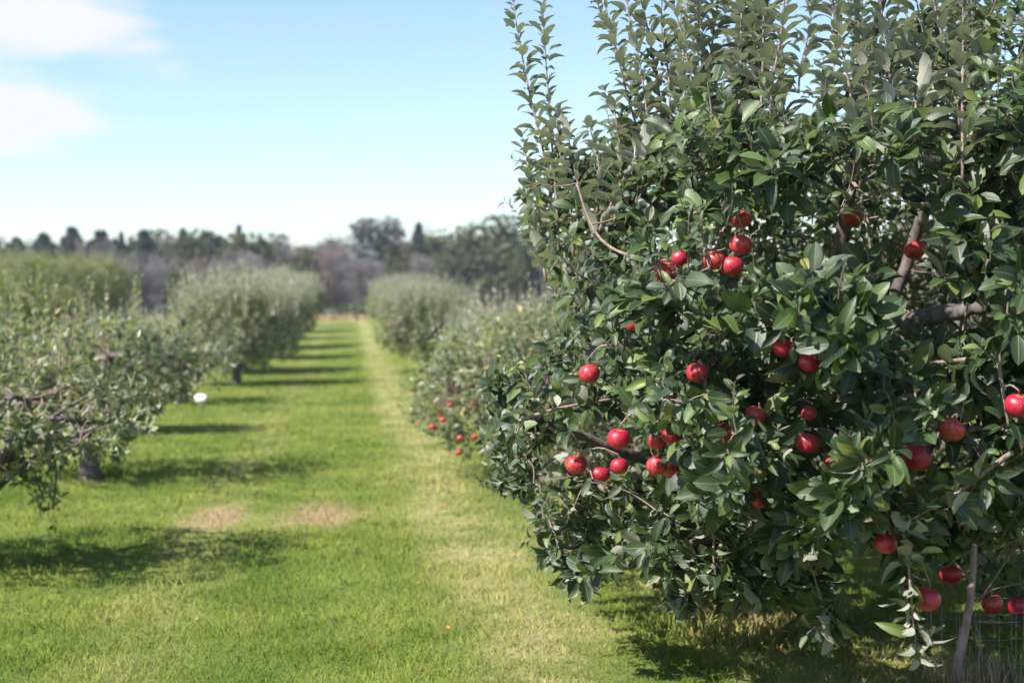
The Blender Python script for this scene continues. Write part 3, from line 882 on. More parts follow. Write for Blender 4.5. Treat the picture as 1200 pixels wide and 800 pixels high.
# no leaf grows through a fruit, and those that would stand in front of an open one are gone
keep = np.ones(len(NL.p), bool)
samp = np.stack([NL.p + NL.d * (NL.l * t)[:, None] for t in (0.05, 0.35, 0.65, 0.95)], 1)
sx, sy, sdp = project(samp.reshape(-1, 3)); sx, sy, sdp = (a.reshape(-1, 4) for a in (sx, sy, sdp))
half = 0.17 * NL.l / sdp[:, 1] * F
for pos, dia, ax_, ay_, rp, dd, cov in APPLES:
    infr = (((sx - ax_) ** 2 + (sy - ay_) ** 2 < (rp * (1.12 - 0.62 * cov) + max(0.0, 1 - 3.5 * cov) * half[:, None]) ** 2) & (sdp < dd)).any(1)
    thr = (np.linalg.norm(samp - pos, axis=2) < dia * 0.5).any(1)
    keep &= ~(infr & (RNG.random(len(keep)) > cov * 0.5)) & ~thr
NL.take(keep)

# the 300 leaves that show largest are objects; the rest are one part
ctr = NL.p + NL.d * (NL.l * 0.5)[:, None]
cx, cy, cdp = project(ctr)
face = np.abs(np.einsum('ni,ni->n', NL.R[:, :, 2], unit(ctr - CAM)))
area = (NL.l / cdp) ** 2 * (0.25 + face) * ((cx > 4) & (cx < 1196) & (cy > 4) & (cy < 796))
tv = np.array([[0, 0, 0], [-0.2, 0.45, 0.03], [0, 1, -0.2], [0.2, 0.45, 0.03]])
qv = (np.einsum('nij,vj->nvi', NL.R, tv) * NL.l[:, None, None] + NL.p[:, None, :]).reshape(-1, 3)
bvh = BVHTree.FromPolygons([tuple(v) for v in qv], [(4 * i, 4 * i + 1, 4 * i + 2, 4 * i + 3) for i in range(len(NL.p))])
vis = []
cv = Vector(CAM)
for i in np.argsort(-area)[:2200]:
    hit = 0
    for t, sxx in ((0.25, 0), (0.5, 0.12), (0.5, -0.12), (0.75, 0), (0.5, 0)):
        q = Vector(NL.p[i] + NL.R[i] @ np.array([sxx, t, -0.2 * t * t]) * NL.l[i])
        r = bvh.ray_cast(cv, (q - cv).normalized())
        if r[0] is not None and r[2] == i: hit += 1
    vis.append((hit / 5 * area[i], i))
vis.sort(reverse=True)
chosen = np.zeros(len(NL.p), bool); chosen[[i for a, i in vis[:300] if a > 0]] = True
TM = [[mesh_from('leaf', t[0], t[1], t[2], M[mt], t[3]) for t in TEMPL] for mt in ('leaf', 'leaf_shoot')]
for i in np.nonzero(chosen)[0]:
    o = bpy.data.objects.new('leaf', TM[NL.m[i]][NL.k[i]]); COL.objects.link(o); o.parent = near
    R = NL.R[i] * NL.l[i]
    mw = Matrix.Identity(4)
    for a_ in range(3):
        for b_ in range(3): mw[a_][b_] = R[a_, b_]
        mw[a_][3] = NL.p[i][a_] - BASE[a_]
    o.matrix_basis = mw
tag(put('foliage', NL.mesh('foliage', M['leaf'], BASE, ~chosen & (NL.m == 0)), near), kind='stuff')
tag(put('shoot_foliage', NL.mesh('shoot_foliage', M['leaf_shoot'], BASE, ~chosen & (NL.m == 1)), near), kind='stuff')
print('near leaves', len(NL.p), 'parts', int(chosen.sum()))


# ------------------------------------------------------------------ the other orchard trees
def orchard_tree(seed, H, R, skirt, nclus, nshoot, shoot_len, leaf, mat, gap=0.036, trunk_h=0.4, trunk_r=0.09, open_=0.0, flat=0.0, per=7, shoot_mat=None, lean=0.25):
    """local meshes of one tree: trunk, limbs, shoots, foliage"""
    random.seed(seed); g = np.random.default_rng(seed)
    L = Leaves(); LS = Leaves()
    trunk = MB(); th = trunk_h
    tl = smooth_line([[0, 0, -0.08], [0.02, 0.01, th * 0.5], [0.05 * g.normal(), 0.05 * g.normal(), th]], 8)
    trunk.tube(tl, np.linspace(trunk_r * 1.25, trunk_r * 0.85, 8), 10)
    limbs, pts = [], []
    nl = 6
    for k in range(nl):
        a = k * 2 * math.pi / nl + g.uniform(-0.3, 0.3); rr = R * g.uniform(0.6, 0.85)
        o = np.array([math.cos(a), math.sin(a), 0])
        e = o * rr + np.array([0, 0, skirt + (H - skirt) * g.uniform(0.25, 0.6)])
        m_ = o * rr * 0.5 + np.array([0, 0, th + (e[2] - th) * (0.75 if not flat else 0.9)])
        line = smooth_line([tl[-1] - np.array([0, 0, 0.04]), m_, e], 10); line[1:] += g.normal(0, 0.02, (9, 3))
        mb = MB(); mb.tube(line, np.linspace(trunk_r * 0.62, 0.012, 10), 7); limbs.append(mb); pts += list(line[3:])
    pts = np.array(pts)
    tw = MB()
    zc, rz = (H + skirt) / 2, (H - skirt) / 2
    k = 0
    while k < nclus:
        d = unit(g.normal(size=3)); rr = 1 - min(0.9, g.exponential(0.18)) if g.random() < 0.75 else g.random() ** 0.5
        c = d * rr * np.array([R, R, rz]) + np.array([0, 0, zc])
        if c[2] < zc: c[:2] *= 1.0 + 0.12 * (zc - c[2]) / rz
        s_ = math.sin(c[0] * 5.1 + seed) + math.sin(c[1] * 4.7 + 2 * c[2]) + math.sin(c[2] * 5.9 + seed * 0.7)
        if s_ < -0.7 + open_ and g.random() < 0.8: continue
        k += 1
        j = int(np.argmin(np.linalg.norm(pts - c, axis=1)))
        if g.random() < 0.4: tw.tube(smooth_line([pts[j], (pts[j] + c) / 2 + g.normal(0, 0.03, 3), c], 4), [0.009, 0.006, 0.004, 0.003], 3, cap=False)
        rosette(L, c, unit(d + np.array([0, 0, 0.3])), per, leaf * random.uniform(0.85, 1.15))
    for k in range(nshoot):
        a = g.uniform(0, 6.28); q = R * math.sqrt(g.random()) * 0.92
        base = np.array([q * math.cos(a), q * math.sin(a), zc + rz * math.sqrt(max(0.0, 1 - (q / R) ** 2)) * 0.72])
        ln = shoot_len * g.uniform(0.5, 1.15)
        tip = base + np.array([math.cos(a) * q / R * lean, math.sin(a) * q / R * lean, 1.0]) * ln + g.normal(0, 0.04, 3)
        line = smooth_line([base, (base + tip) / 2 + g.normal(0, 0.02, 3), tip], 7)
        tw.tube(line, np.linspace(0.005, 0.002, 7), 3, cap=False)
        shoot_leaves(LS, line, leaf * 1.15, gap, up=0.7, start=0.0, simple=True)
    out = []
    def cm(mb, name, mt): return mesh_from(name, np.concatenate(mb.v), np.concatenate(mb.t) if mb.t else None, np.concatenate(mb.q), mt)
    out.append(('trunk', cm(trunk, 'trunk', M['bark']), False))
    for mb in limbs: out.append(('limb', cm(mb, 'limb', M['bark']), False))
    out.append(('twig', cm(tw, 'twig', M['twig']), True))
    out.append(('foliage', L.pack().mesh('foliage', mat, (0, 0, 0), simple=True), True))
    if nshoot: out.append(('shoot_foliage', LS.pack().mesh('shoot_foliage', shoot_mat or mat, (0, 0, 0), simple=True), True))
    return out


def plant(proto, name, x, y, rz, label, group, s=1.0, sz=None, cat='tree'):
    r = empty(name, (x, y, float(ground_z(x, y))), rz); r.scale = (s, s, sz or s)
    tag(r, label, cat, group)
    for nm, me, st in proto:
        o = put(nm, me, r)
        if st: tag(o, kind='stuff')
    return r


OPEN = [orchard_tree(21, 1.45, 1.05, 0.62, 400, 40, 0.5, 0.085, M['leaf_mid'], trunk_h=0.52, trunk_r=0.075, open_=0.6, flat=1),
        orchard_tree(22, 1.45, 1.15, 0.62, 430, 40, 0.5, 0.085, M['leaf_mid'], trunk_h=0.42, trunk_r=0.10, open_=0.45, flat=1)]
GREY = [orchard_tree(31, 1.95, 1.35, 0.32, 1000, 260, 0.75, 0.10, M['leaf_mid'], shoot_mat=M['leaf_grey'], trunk_h=0.42),
        orchard_tree(32, 1.85, 1.30, 0.30, 1000, 260, 0.75, 0.10, M['leaf_mid'], shoot_mat=M['leaf_grey'], trunk_h=0.40),
        orchard_tree(33, 2.00, 1.25, 0.35, 950, 260, 0.70, 0.10, M['leaf_mid'], shoot_mat=M['leaf_grey'], trunk_h=0.42)]
OLIVE = [orchard_tree(41, 2.6, 1.9, 0.35, 1300, 170, 0.8, 0.13, M['leaf_olive'], gap=0.06, trunk_h=0.5, trunk_r=0.12),
         orchard_tree(42, 2.7, 1.8, 0.38, 1300, 170, 0.8, 0.13, M['leaf_olive'], gap=0.06, trunk_h=0.5, trunk_r=0.12)]
FRUIT = orchard_tree(51, 1.55, 1.55, 0.10, 1400, 60, 0.45, 0.085, M['leaf_mid'], shoot_mat=M['leaf_grey'], trunk_h=0.4, trunk_r=0.10, open_=0.1)

LX, RXX = -2.33, 2.15
GL, GR = 'orchard trees in the row left of the grass aisle', 'orchard trees in the row right of the grass aisle'
plant(OPEN[1], 'orchard_tree', -2.30, 8.9, 0.5, 'low spreading tree at the left picture edge with a bare limb reaching over the grass', GL, 1.0, 0.93)
plant(OPEN[0], 'orchard_tree', LX, 13.4, 2.2, 'low open crowned tree with a short pale trunk standing in sunlit grass', GL, 1.18, 1.04)
plant(GREY[1], 'orchard_tree', LX - 0.52, 18.6, 0.9, 'smaller tree behind the short trunked one, in front of the white board', GL, 0.66)
plant(OPEN[1], 'orchard_tree', LX - 0.35, 24.2, 4.0, 'small thin tree standing right behind the white board', GL, 0.85)
def left_extra(root):
    off = np.array(root.location); L = Leaves(); k0 = P(-29, 590, 8.9)
    for pts, r0 in (([(10, 548, 8.8), (48, 520, 8.7), (90, 498, 8.6), (135, 478, 8.6)], 0.045), ([(30, 505, 8.9), (70, 470, 9.0), (120, 440, 9.1)], 0.035), ([(60, 515, 8.7), (66, 545, 8.75), (62, 592, 8.8)], 0.012), ([(40, 520, 8.65), (42, 550, 8.8), (50, 575, 8.9)], 0.010)):
        ln = smooth_line([k0 if r0 > .02 else P(*pts[0])] + [P(*p) for p in pts], 12)
        b = MB(); b.tube(ln, np.linspace(r0, 0.006, 12), 7); o = b.build('limb' if r0 > .02 else 'branch', M['bark'], None, off=off)
        o.parent = root; o.matrix_parent_inverse = Matrix.Rotation(-root.rotation_euler.z, 4, 'Z')
        for q in list(ln[3:]) * 2: rosette(L, q + RNG.normal(0, 0.055, 3), unit(RNG.normal(0, 1, 3)), 5, 0.075)
    o = put('foliage', L.pack().mesh('foliage', M['leaf_mid'], off, simple=True), root); o.matrix_parent_inverse = Matrix.Rotation(-root.rotation_euler.z, 4, 'Z'); tag(o, kind='stuff')


left_extra(bpy.data.objects['orchard_tree'])
LEFT = [(29.5, 'wide tree with pale upright shoots and dark skirt, standing behind the white board'),
        (34.0, 'grey topped tree directly behind the wide dark skirted one'),
        (39.5, 'grey topped tree in the middle of the left row, third beyond the white board'),
        (45.0, 'grey topped tree three from the far end of the left row'),
        (51.0, 'grey topped tree two from the far end of the left row'),
        (57.5, 'grey topped tree last but one at the far end of the left row'),
        (65.0, 'dark rounded tree ending the left row beside the far grass')]
for i, (y, lab) in enumerate(LEFT):
    plant(GREY[i % 3], 'orchard_tree', LX + (0.1, -0.05, 0.0)[i % 3], y, i * 1.7, lab, GL, (1.0, 1.02, 1.0, 1.0, 1.0, 1.05, 1.0)[i])
plant(FRUIT, 'orchard_tree', RXX - 0.1, 12.7, 0.4, 'blurred tree just behind the large near tree, low branches carrying red apples', GR, 1.0)
RIGHTS = [(17.6, 'pale shooted tree second behind the large near one in the right row'),
          (23.0, 'grey tree whose shoots rise right of the big grey dome beside the aisle'),
          (33.0, 'broad grey dome of upright shoots at the right side of the aisle end'),
          (39.0, 'grey tree hidden mostly behind the broad grey dome'),
          (46.0, 'grey tree two from the far end of the right row'),
          (53.5, 'grey tree last but one at the far end of the right row'),
          (62.0, 'dark low tree ending the right row at the aisle end')]
for i, (y, lab) in enumerate(RIGHTS):
    plant(GREY[(i + 1) % 3], 'orchard_tree', RXX + (0.2, 0.25, -0.25, 0, 0, 0, 0)[i], y, 0.6 + i * 2.1, lab, GR, (0.74, 0.66, 0.92, 0.88, 0.9, 0.95, 0.95)[i])
# further rows to the left
G2 = 'olive green trees in the rows farther left'
FARL = [(-7.4, 24, 1, .8, 'dark green tree of the second row rising behind the tree at the left picture edge'),
        (-7.2, 31, 0, .8, 'green tree of the second row seen over the low open crowned tree'),
        (-13.6, 52, 0, 1.05, 'olive green tree nearest in the broad sunlit group at far left'),
        (-12.6, 57, 1, 1.05, 'olive green tree second in the broad sunlit group at far left'),
        (-12.0, 62, 0, 1.1, 'olive green tree third in the broad sunlit group at far left'),
        (-11.4, 67, 1, 1.08, 'olive green tree with dark shaded side, right end of the far left group'),
        (-17.5, 60, 1, 1.1, 'olive green tree at the back left of the broad sunlit group'),
        (-16.5, 68, 0, 1.1, 'olive green tree at the back right of the broad sunlit group'),
        (-22.0, 66, 1, 1.1, 'olive green tree farthest out at the left of the broad sunlit group')]
for i, (x, y, k, s, lab) in enumerate(FARL): plant(OLIVE[k], 'orchard_tree', x, y, i * 1.3, lab, G2, s)
# a row out of the picture to the right still lends its crowns to the edge of the view
for i, y in enumerate((11.0, 16.0)):
    plant(GREY[i], 'orchard_tree', 6.6, y, i * 2.0, ('grey green tree behind the wire guard beneath the near crown', 'grey green tree farther behind the wire guard')[i], 'trees of the next row on the right', 1.1)

# blurred apples of the second tree in the right row
for i, (px, py, d, lab) in enumerate([
        (528, 474, 11.7, 'blurred red apple, topmost at the left of the second tree in the right row'), (507, 500, 11.5, 'blurred red apple farthest left on the second tree, beside the grass'),
        (519, 492, 11.5, 'blurred dull red apple just above the leftmost one on the second tree'), (516, 485, 11.8, 'faint dark red apple above the leftmost blurred ones'),
        (556, 472, 11.6, 'faint pinkish apple high on the second tree in the right row'), (579, 512, 11.3, 'blurred bright red apple under yellow leaves beside the near tree edge'),
        (597, 506, 11.2, 'blurred red apple touching the left outline of the near tree'), (537, 530, 11.4, 'blurred red apple lowest on the second tree, beside a yellow leaf'),
        (539, 513, 11.5, 'blurred dull apple above the lowest one on the second tree'), (556, 512, 11.6, 'faint dull apple between the lowest and the brightest blurred ones')]):
    put_apple(P(px, py, d + 0.25), 0.056, lab, (0.1, 0.2), 'blurred apples on the second tree')


# ------------------------------------------------------------------ young tree in its wire guard
def young_tree():
    gp = P(1145, 806, 5.9); x, y = gp[0], gp[1]; z = float(ground_z(x, y)); base = np.array([P(1120, 800, 5.9)[0], P(1120, 800, 5.9)[1], z])
    r = empty('young_apple_tree', tuple(base)); tag(r, 'young apple tree with a leaning pinkish bare stem inside a wire guard at lower right', 'tree')
    line = smooth_line([base - np.array([0, 0, 0.05]), P(1122, 780, 5.9), P(1131, 735, 5.92), P(1138, 695, 5.95), P(1142, 640, 6.0), P(1150, 560, 6.1)], 16)
    b = MB(); b.tube(line, np.linspace(0.024, 0.010, 16), 9); b.build('trunk', M['young_bark'], r, off=base)
    L = Leaves(); tw = MB(); node = list(line[7:])
    for pts in ([(1138, 727, 5.93), (1165, 729, 5.9), (1195, 728, 5.9)], [(1140, 705, 5.95), (1165, 690, 6.0), (1215, 680, 6.1)], [(1140, 680, 5.95), (1115, 655, 6.0), (1100, 640, 6.05)],
                [(1143, 640, 6.0), (1180, 620, 6.05), (1230, 610, 6.1)], [(1150, 700, 5.95), (1180, 655, 6.1), (1200, 620, 6.3)], [(1140, 722, 5.95), (1148, 750, 5.9), (1152, 780, 5.9)]):
        ln = smooth_line([P(*p) for p in pts], 8); b = MB(); b.tube(ln, np.linspace(0.006, 0.0025, 8), 5); b.build('branch', M['twig'], r, off=base); node += list(ln[2:])
    for k in range(95):
        px, py = random.uniform(1105, 1270), 735 - 150 * random.random() ** 0.6
        if px < 1150 and py > 690: continue
        c = P(px, py, random.uniform(6.0, 6.9)); j = int(np.argmin(np.linalg.norm(np.array(node) - c, axis=1)))
        tw.tube(smooth_line([node[j], (node[j] + c) / 2 + np.array([0, 0, .03]), c], 4), [0.004, 0.003, 0.0025, 0.002], 4, cap=False)
        rosette(L, c, unit(RNG.normal(0, .6, 3) + np.array([-.2, -.5, .4])), random.randint(4, 7), 0.062)
    tag(tw.build('twig', M['twig'], r, off=base), kind='stuff')
    tag(put('foliage', L.pack().mesh('foliage', M['leaf'], base), r), kind='stuff')
    for px, py, dd, lab in ((1163, 707, 5.98, 'dark red apple hanging from the young tree above the wire guard'), (1193, 710, 6.05, 'dark apple at the picture edge on the young tree'),
                            (1115, 673, 6.1, 'dull pinkish apple left of the young stem under the near crown')):
        put_apple(P(px, py, dd), 26 * dd / F, lab, (0.1, 0.1), 'apples on the young tree')
    # welded wire cylinder
    g = empty('wire_guard', (x, y, z)); tag(g, 'grey welded wire cylinder round the young leaning tree', 'tree guard')
    b = MB(); Rg, Hg = 0.20, 0.34
    for k in range(16):
        a = 2 * math.pi * k / 16; b.tube([[Rg * math.cos(a), Rg * math.sin(a), -0.02], [Rg * math.cos(a), Rg * math.sin(a), Hg]], [0.0009, 0.0009], 4)
    th = np.linspace(0, 2 * math.pi, 33)
    for k in range(4):
        zz = 0.02 + k * (Hg - 0.03) / 3; b.tube(np.stack([Rg * 1.006 * np.cos(th), Rg * 1.006 * np.sin(th), np.full(33, zz)], -1), np.full(33, 0.0009), 4, cap=False)
    b.build('wire_mesh', M['wire'], g)
    # dry grass left inside the guard
    n = 420; a = RNG.uniform(0, 6.28, n); q = Rg * 1.15 * np.sqrt(RNG.random(n)); xy = np.stack([x + q * np.cos(a), y + q * np.sin(a)], -1)
    blades('dry_grass', xy, RNG.uniform(0.05, 0.17, n), RNG.uniform(0.003, 0.006, n), M['straw'], 'tall dry brown grass standing inside the wire guard', 0.5)


def straw_material():
    n = Nodes('dry_grass'); r, g = n.rnd()
    c = n.ramp(r, [(0, (0.16, 0.10, 0.06)), (0.5, (0.27, 0.19, 0.11)), (0.85, (0.38, 0.30, 0.17)), (1, (0.20, 0.24, 0.08))])
    p = n.principled(Base_Color=c, Roughness=0.8); n.link(p.outputs[0], n.out.inputs[0]); return n.m


M['straw'] = straw_material()
young_tree()


# ------------------------------------------------------------------ white board in the grass
def board():
    d = 22.3; p = P(235, 468, d); x, y = p[0], p[1]; z = float(ground_z(x, y))
    r = empty('marker_board', (x, y, z), -0.6); tag(r, 'small plain white board standing low in the grass at the foot of the left row', 'sign')
    b = MB(); b.box((0, 0, 0.19), (0.21, 0.018, 0.115)); b.build('panel', M['white'], r, smooth=False)
    b = MB(); b.box((0, 0.0245, 0.11), (0.035, 0.028, 0.26)); b.build('stake', M['stake'], r, smooth=False)


board()


# ------------------------------------------------------------------ the far wood
def clump_mesh(name, fn, n, size, mat, seed, thin=False):
    """crown of many small leaf sprays; fn(rng) gives position and outward direction"""
    g = np.random.default_rng(seed); V, T = [], []
    for i in range(n):
        p, o = fn(g); s = size * g.uniform(0.6, 1.4)
        if thin:
            d = unit(o + np.array([0, 0, 0.7]) + g.normal(0, 0.35, 3)); w = unit(np.cross(d, g.normal(size=3))) * s * 0.055
            V += [p - w, p + w, p + d * s]; T.append([3 * i, 3 * i + 1, 3 * i + 2])
        else:
            a = unit(g.normal(size=3) + o * 0.4); b_ = unit(np.cross(a, g.normal(size=3))); c_ = unit(np.cross(a, b_))
            k = 4 * i; V += [p - b_ * s * .5, p + c_ * s * .35, p + b_ * s * .5, p - c_ * s * .3 + a * s * .15]; T += [[k, k + 1, k + 2], [k, k + 2, k + 3]]
    return mesh_from(name, np.array(V), T, None, mat, smooth=False)


def wood_mat(name, stops):
    n = Nodes(name); r, g = n.rnd(); c = n.ramp(r, stops)
    p = n.principled(Base_Color=c, Roughness=0.9); p.inputs['Specular IOR Level'].default_value = 0.15
    t = n.new('ShaderNodeBsdfTranslucent'); n.link(c, t.inputs[0]); ms = n.new('ShaderNodeMixShader'); ms.inputs[0].default_value = 0.25
    n.link(p.outputs[0], ms.inputs[1]); n.link(t.outputs[0], ms.inputs[2]); n.link(ms.outputs[0], n.out.inputs[0]); return n.m


M['bare'] = wood_mat('bare_twigs', [(0, (0.13, 0.12, 0.125)), (0.6, (0.22, 0.195, 0.205)), (1, (0.30, 0.27, 0.24))])
M['rust'] = wood_mat('rust_leaves', [(0, (0.15, 0.115, 0.11)), (0.6, (0.25, 0.195, 0.185)), (1, (0.28, 0.235, 0.16))])
M['pine'] = wood_mat('pine_needles', [(0, (0.045, 0.07, 0.062)), (0.7, (0.075, 0.105, 0.085)), (1, (0.12, 0.145, 0.11))])  # needle tones lightened, putting some distance haze into the colour
M['oak'] = wood_mat('olive_broadleaf', [(0, (0.045, 0.060, 0.032)), (0.6, (0.085, 0.098, 0.05)), (1, (0.15, 0.135, 0.07))])
M['greyleaf'] = wood_mat('grey_green_sprays', [(0, (0.13, 0.15, 0.14)), (1, (0.24, 0.25, 0.23))])
M['scrub'] = wood_mat('dark_scrub', [(0, (0.035, 0.05, 0.03)), (0.7, (0.07, 0.085, 0.05)), (1, (0.16, 0.14, 0.10))])


def far_tree(kind, seed):
    g = np.random.default_rng(seed)
    tr = MB()
    if kind == 'pine':
        H = 10.0; tr.tube([[0, 0, -0.2], [0, 0, H * .5], [0.1, 0, H * .97]], [0.2, 0.13, 0.03], 7)
        def fn(q):
            t = q.random() ** 0.75; z = H * (0.22 + 0.80 * t); r = 2.7 * (1 - t) ** 0.95 * (0.7 + 0.3 * math.sin(z * 4.4)) * q.random() ** 0.4 + 0.05
            a = q.uniform(0, 6.28); return np.array([r * math.cos(a), r * math.sin(a), z + q.normal(0, .12)]), np.array([math.cos(a), math.sin(a), .2])
        crown = clump_mesh('crown', fn, 2200, 0.55, M['pine'], seed)
    elif kind in ('bare', 'rust', 'grey'):
        H = 9.5; tr.tube(smooth_line([[0, 0, -0.2], [0.1, 0, H * .3], [0.0, 0.1, H * .75]], 7), np.linspace(0.2, 0.05, 7), 7)
        for k in range(16):
            a = g.uniform(0, 6.28); z0 = H * g.uniform(.22, .6); l = H * g.uniform(.2, .38)
            o = np.array([math.cos(a) * .55, math.sin(a) * .55, 1.0])
            tr.tube(smooth_line([[0.05, 0.03, z0], np.array([0.05, 0.03, z0]) + o * l * .5 + g.normal(0, .12, 3), np.array([0, 0, z0]) + o * l], 6), np.linspace(.085, .02, 6), 5)
        sp_ = .9 if kind != 'grey' else .75
        lobes = [(g.normal(0, sp_, 3) * np.array([1, 1, .7]) + np.array([0, 0, H * g.uniform(.25, .84)]), g.uniform(.9, 1.6)) for k in range(20)]
        def fn(q):
            c, r = lobes[q.integers(len(lobes))]; d = unit(q.normal(size=3)); p = c + d * r * q.random() ** .45
            return p, unit(p - np.array([0, 0, H * .35]))
        crown = clump_mesh('crown', fn, 3800, .62 if kind != 'grey' else .5, M[{'bare': 'bare', 'rust': 'rust', 'grey': 'greyleaf'}[kind]], seed, thin=(kind != 'grey'))
    else:
        H = 9.0; tr.tube(smooth_line([[0, 0, -0.2], [0.1, 0, H * .3], [0.0, 0.1, H * .7]], 7), np.linspace(0.24, 0.06, 7), 7)
        lobes = [(g.normal(0, 1.3, 3) * np.array([1, 1, .4]) + np.array([0, 0, H * g.uniform(.12, .80)]), g.uniform(1.0, 1.75)) for k in range(30)]
        def fn(q):
            c, r = lobes[q.integers(len(lobes))]; d = unit(q.normal(size=3)); p = c + d * r * q.random() ** .35
            return p, d
        crown = clump_mesh('crown', fn, 2800, .5, M['oak'], seed)
    trunk = mesh_from('trunk', np.concatenate(tr.v), np.concatenate(tr.t), np.concatenate(tr.q), M['far_bark'])
    return [('trunk', trunk, False), ('crown', crown, False)]


WOOD = {k: [far_tree(k, 100 + 7 * i + j) for j in range(n)] for i, (k, n) in enumerate((('pine', 2), ('bare', 3), ('rust', 2), ('oak', 2), ('grey', 1)))}
LAB = {'pine': 'dark pine', 'bare': 'bare grey tree', 'rust': 'bare reddish tree', 'oak': 'leafy olive tree'}
WOODS = []
ORD = ('first second third fourth fifth sixth seventh eighth ninth tenth eleventh twelfth thirteenth fourteenth fifteenth sixteenth').split()


def label_wood():
    """tell the trees of the wood apart by kind, line and place, counting from the left where several stand together"""
    zone = {}
    for o, kind, px, y in sorted(WOODS, key=lambda w: w[2]):
        line = 'back of far wood' if y > 166 else 'front of far wood'
        wh = 'behind the near tree'
        for lim, w in ((90, 'above olive group left'), (185, 'above olive group right'), (280, 'over the nearer grey row'), (370, 'over grey row end'),
                       (440, 'beyond the aisle end'), (540, 'over the grey dome'), (640, 'left of the near tree')):
            if px < lim: wh = w; break
        zone.setdefault((LAB[kind], line, wh), []).append(o)
    for (k, line, wh), os_ in zone.items():
        for i, o in enumerate(os_):
            o['label'] = f'{k}, {line}, {wh}' if len(os_) == 1 else f'{ORD[i]} {k} from left, {line}, {wh}'


random.seed(5)


def far(kind, px, top, y, label=None, wide=1.0):
    """a tree of the wood whose top stands at photo height `top`"""
    d = y / math.cos(YAW) * 1.0
    x = (px - 405) / F * y; z = float(ground_z(x, y)); h = CAM_H + (362 - top) / F * y - z
    H0 = {'pine': 10.2, 'bare': 9.4, 'rust': 9.4, 'oak': 8.9, 'grey': 9.4}[kind]
    pr = WOOD[kind][random.randrange(len(WOOD[kind]))]
    s = h / H0
    o = plant(pr, 'pine_tree' if kind == 'pine' else 'woodland_tree', x, y, random.uniform(0, 6.28), label or LAB[kind], 'far wood ' + {'pine': 'pines', 'bare': 'bare trees', 'rust': 'reddish trees', 'oak': 'leafy trees', 'grey': 'grey trees'}[kind] if not label else 'outstanding trees of the far wood', s * wide, s)
    if not label: WOODS.append((o, kind, px, y))


far('grey', 428, 256, 168, 'pale grey rounded tree standing taller than its neighbours beyond the aisle end', 1.3)
far('pine', 490, 264, 172, 'dark pine standing alone above the bare trees right of the pale grey one', 1.25)
far('oak', 548, 270, 160, 'olive green broad tree left of the tallest dark one near the big apple tree', 1.5)
far('oak', 590, 258, 166, 'tallest dark green broad tree touching the outline of the big apple tree', 1.5)
far('pine', 283, 268, 178, 'tallest narrow pine left of the aisle, above the grey orchard row', 1.0)
far('pine', 220, 272, 178, 'broad pine peak above the left grey orchard trees', 1.3)
far('oak', 520, 300, 158, 'low olive tree in front of the lone dark pine', 0.9)
for px, top in ((4, 280), (34, 282), (62, 276), (98, 270), (126, 273), (178, 272), (243, 274), (262, 278), (308, 282), (390, 282)):
    far('pine', px + random.uniform(-3, 3), top + 2, random.uniform(176, 190), None, random.uniform(1.8, 2.5))
x = -60
while x < 720:
    t = 280 + 4 * math.sin(x * 0.021) + random.uniform(-5, 8)
    far(random.choice(('pine', 'pine', 'oak', 'pine', 'bare') if x < 335 else ('bare', 'bare', 'rust', 'bare', 'oak') if x < 500 else ('oak', 'oak', 'bare')), x, t, random.uniform(168, 186)); x += random.uniform(7, 12)
x = -60
while x < 720:
    t = 303 + random.uniform(-12, 10)
    far(random.choice(('bare', 'rust', 'bare', 'oak', 'bare', 'oak')), x, t, random.uniform(152, 164)); x += random.uniform(15, 26)


label_wood()


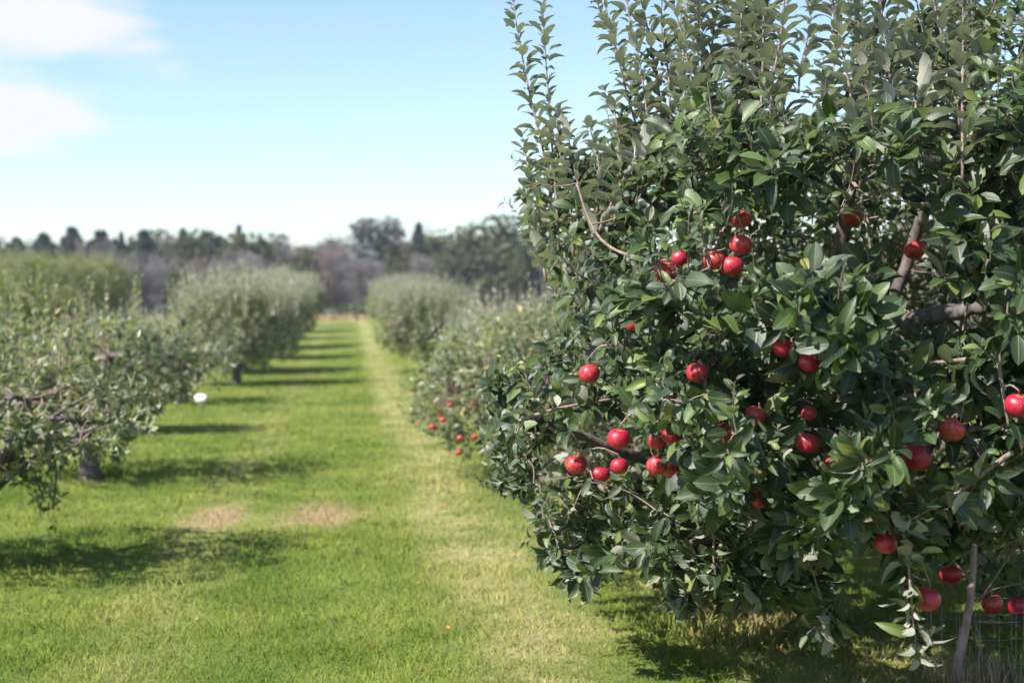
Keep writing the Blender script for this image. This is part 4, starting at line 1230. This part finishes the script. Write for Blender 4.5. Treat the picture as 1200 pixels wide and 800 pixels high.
def wood_edge():
    g = np.random.default_rng(77)
    def fn(q):
        x = q.uniform(-85, 70); y = q.uniform(140, 195); h = 1.2 + 0.8 * math.sin(x * .35) + (2.2 if y > 160 else 0)
        return np.array([x, y, float(ground_z(x, y)) + max(0.15, h) * q.random()]), np.array([0, -.4, .6])
    tag(put('undergrowth', clump_mesh('undergrowth', fn, 26000, .8, M['scrub'], 78)), 'dark scrub and undergrowth along the foot of the far wood', kind='stuff')
    n = 9000; xy = np.stack([g.uniform(-45, 45, n), g.uniform(90, 140, n)], -1)
    blades('hay_field', xy, g.uniform(.25, .6, n), np.full(n, .09), M['straw'], 'tall dry yellow grass beyond the end of the mown aisle', .6)


wood_edge()


# a few fallen leaves in the turf
def litter():
    L = Leaves()
    for k in range(130):
        d = random.uniform(5.6, 14); t = random.uniform(-.36, .36); x = math.sin(YAW) * d + RIGHT[0] * t * d; y = math.cos(YAW) * d + RIGHT[1] * t * d
        if random.random() < .8: x = RXX + random.gauss(0, .7); y = random.uniform(5.6, 13)
        a = random.uniform(0, 6.28)
        L.add(np.array([x, y, float(ground_z(x, y)) + random.uniform(.02, .05)]), np.array([math.cos(a), math.sin(a), random.gauss(0, .25)]), np.array([random.gauss(0, .3), random.gauss(0, .3), 1]), random.uniform(.04, .07))
    tag(put('fallen_leaves', L.pack().mesh('fallen_leaves', M['litter'], (0, 0, 0), simple=True)), 'scattered fallen brown and orange leaves on the turf', kind='stuff')


M['litter'] = wood_mat('fallen_leaf', [(0, (0.20, 0.09, 0.035)), (0.5, (0.36, 0.20, 0.06)), (1, (0.40, 0.33, 0.16))])
litter()
# pale air between the camera and the far wood
def haze():
    b = MB(); b.box((0, 0, 7.0), (5400, 5400, 16.4)); n = Nodes('haze_air')
    v = n.new('ShaderNodeVolumePrincipled'); v.inputs['Color'].default_value = (0.80, 0.87, 0.97, 1); v.inputs['Density'].default_value = 0.00035; v.inputs['Anisotropy'].default_value = 0.2
    n.link(v.outputs[0], n.out.inputs['Volume'])
    tag(b.build('haze', n.m, smooth=False), 'thin pale haze softening the far wood', kind='stuff')


haze()
print('objects', len(bpy.data.objects), 'tris', sum(len(o.data.loops) - 2 * len(o.data.polygons) for o in bpy.data.objects if o.type == 'MESH'))
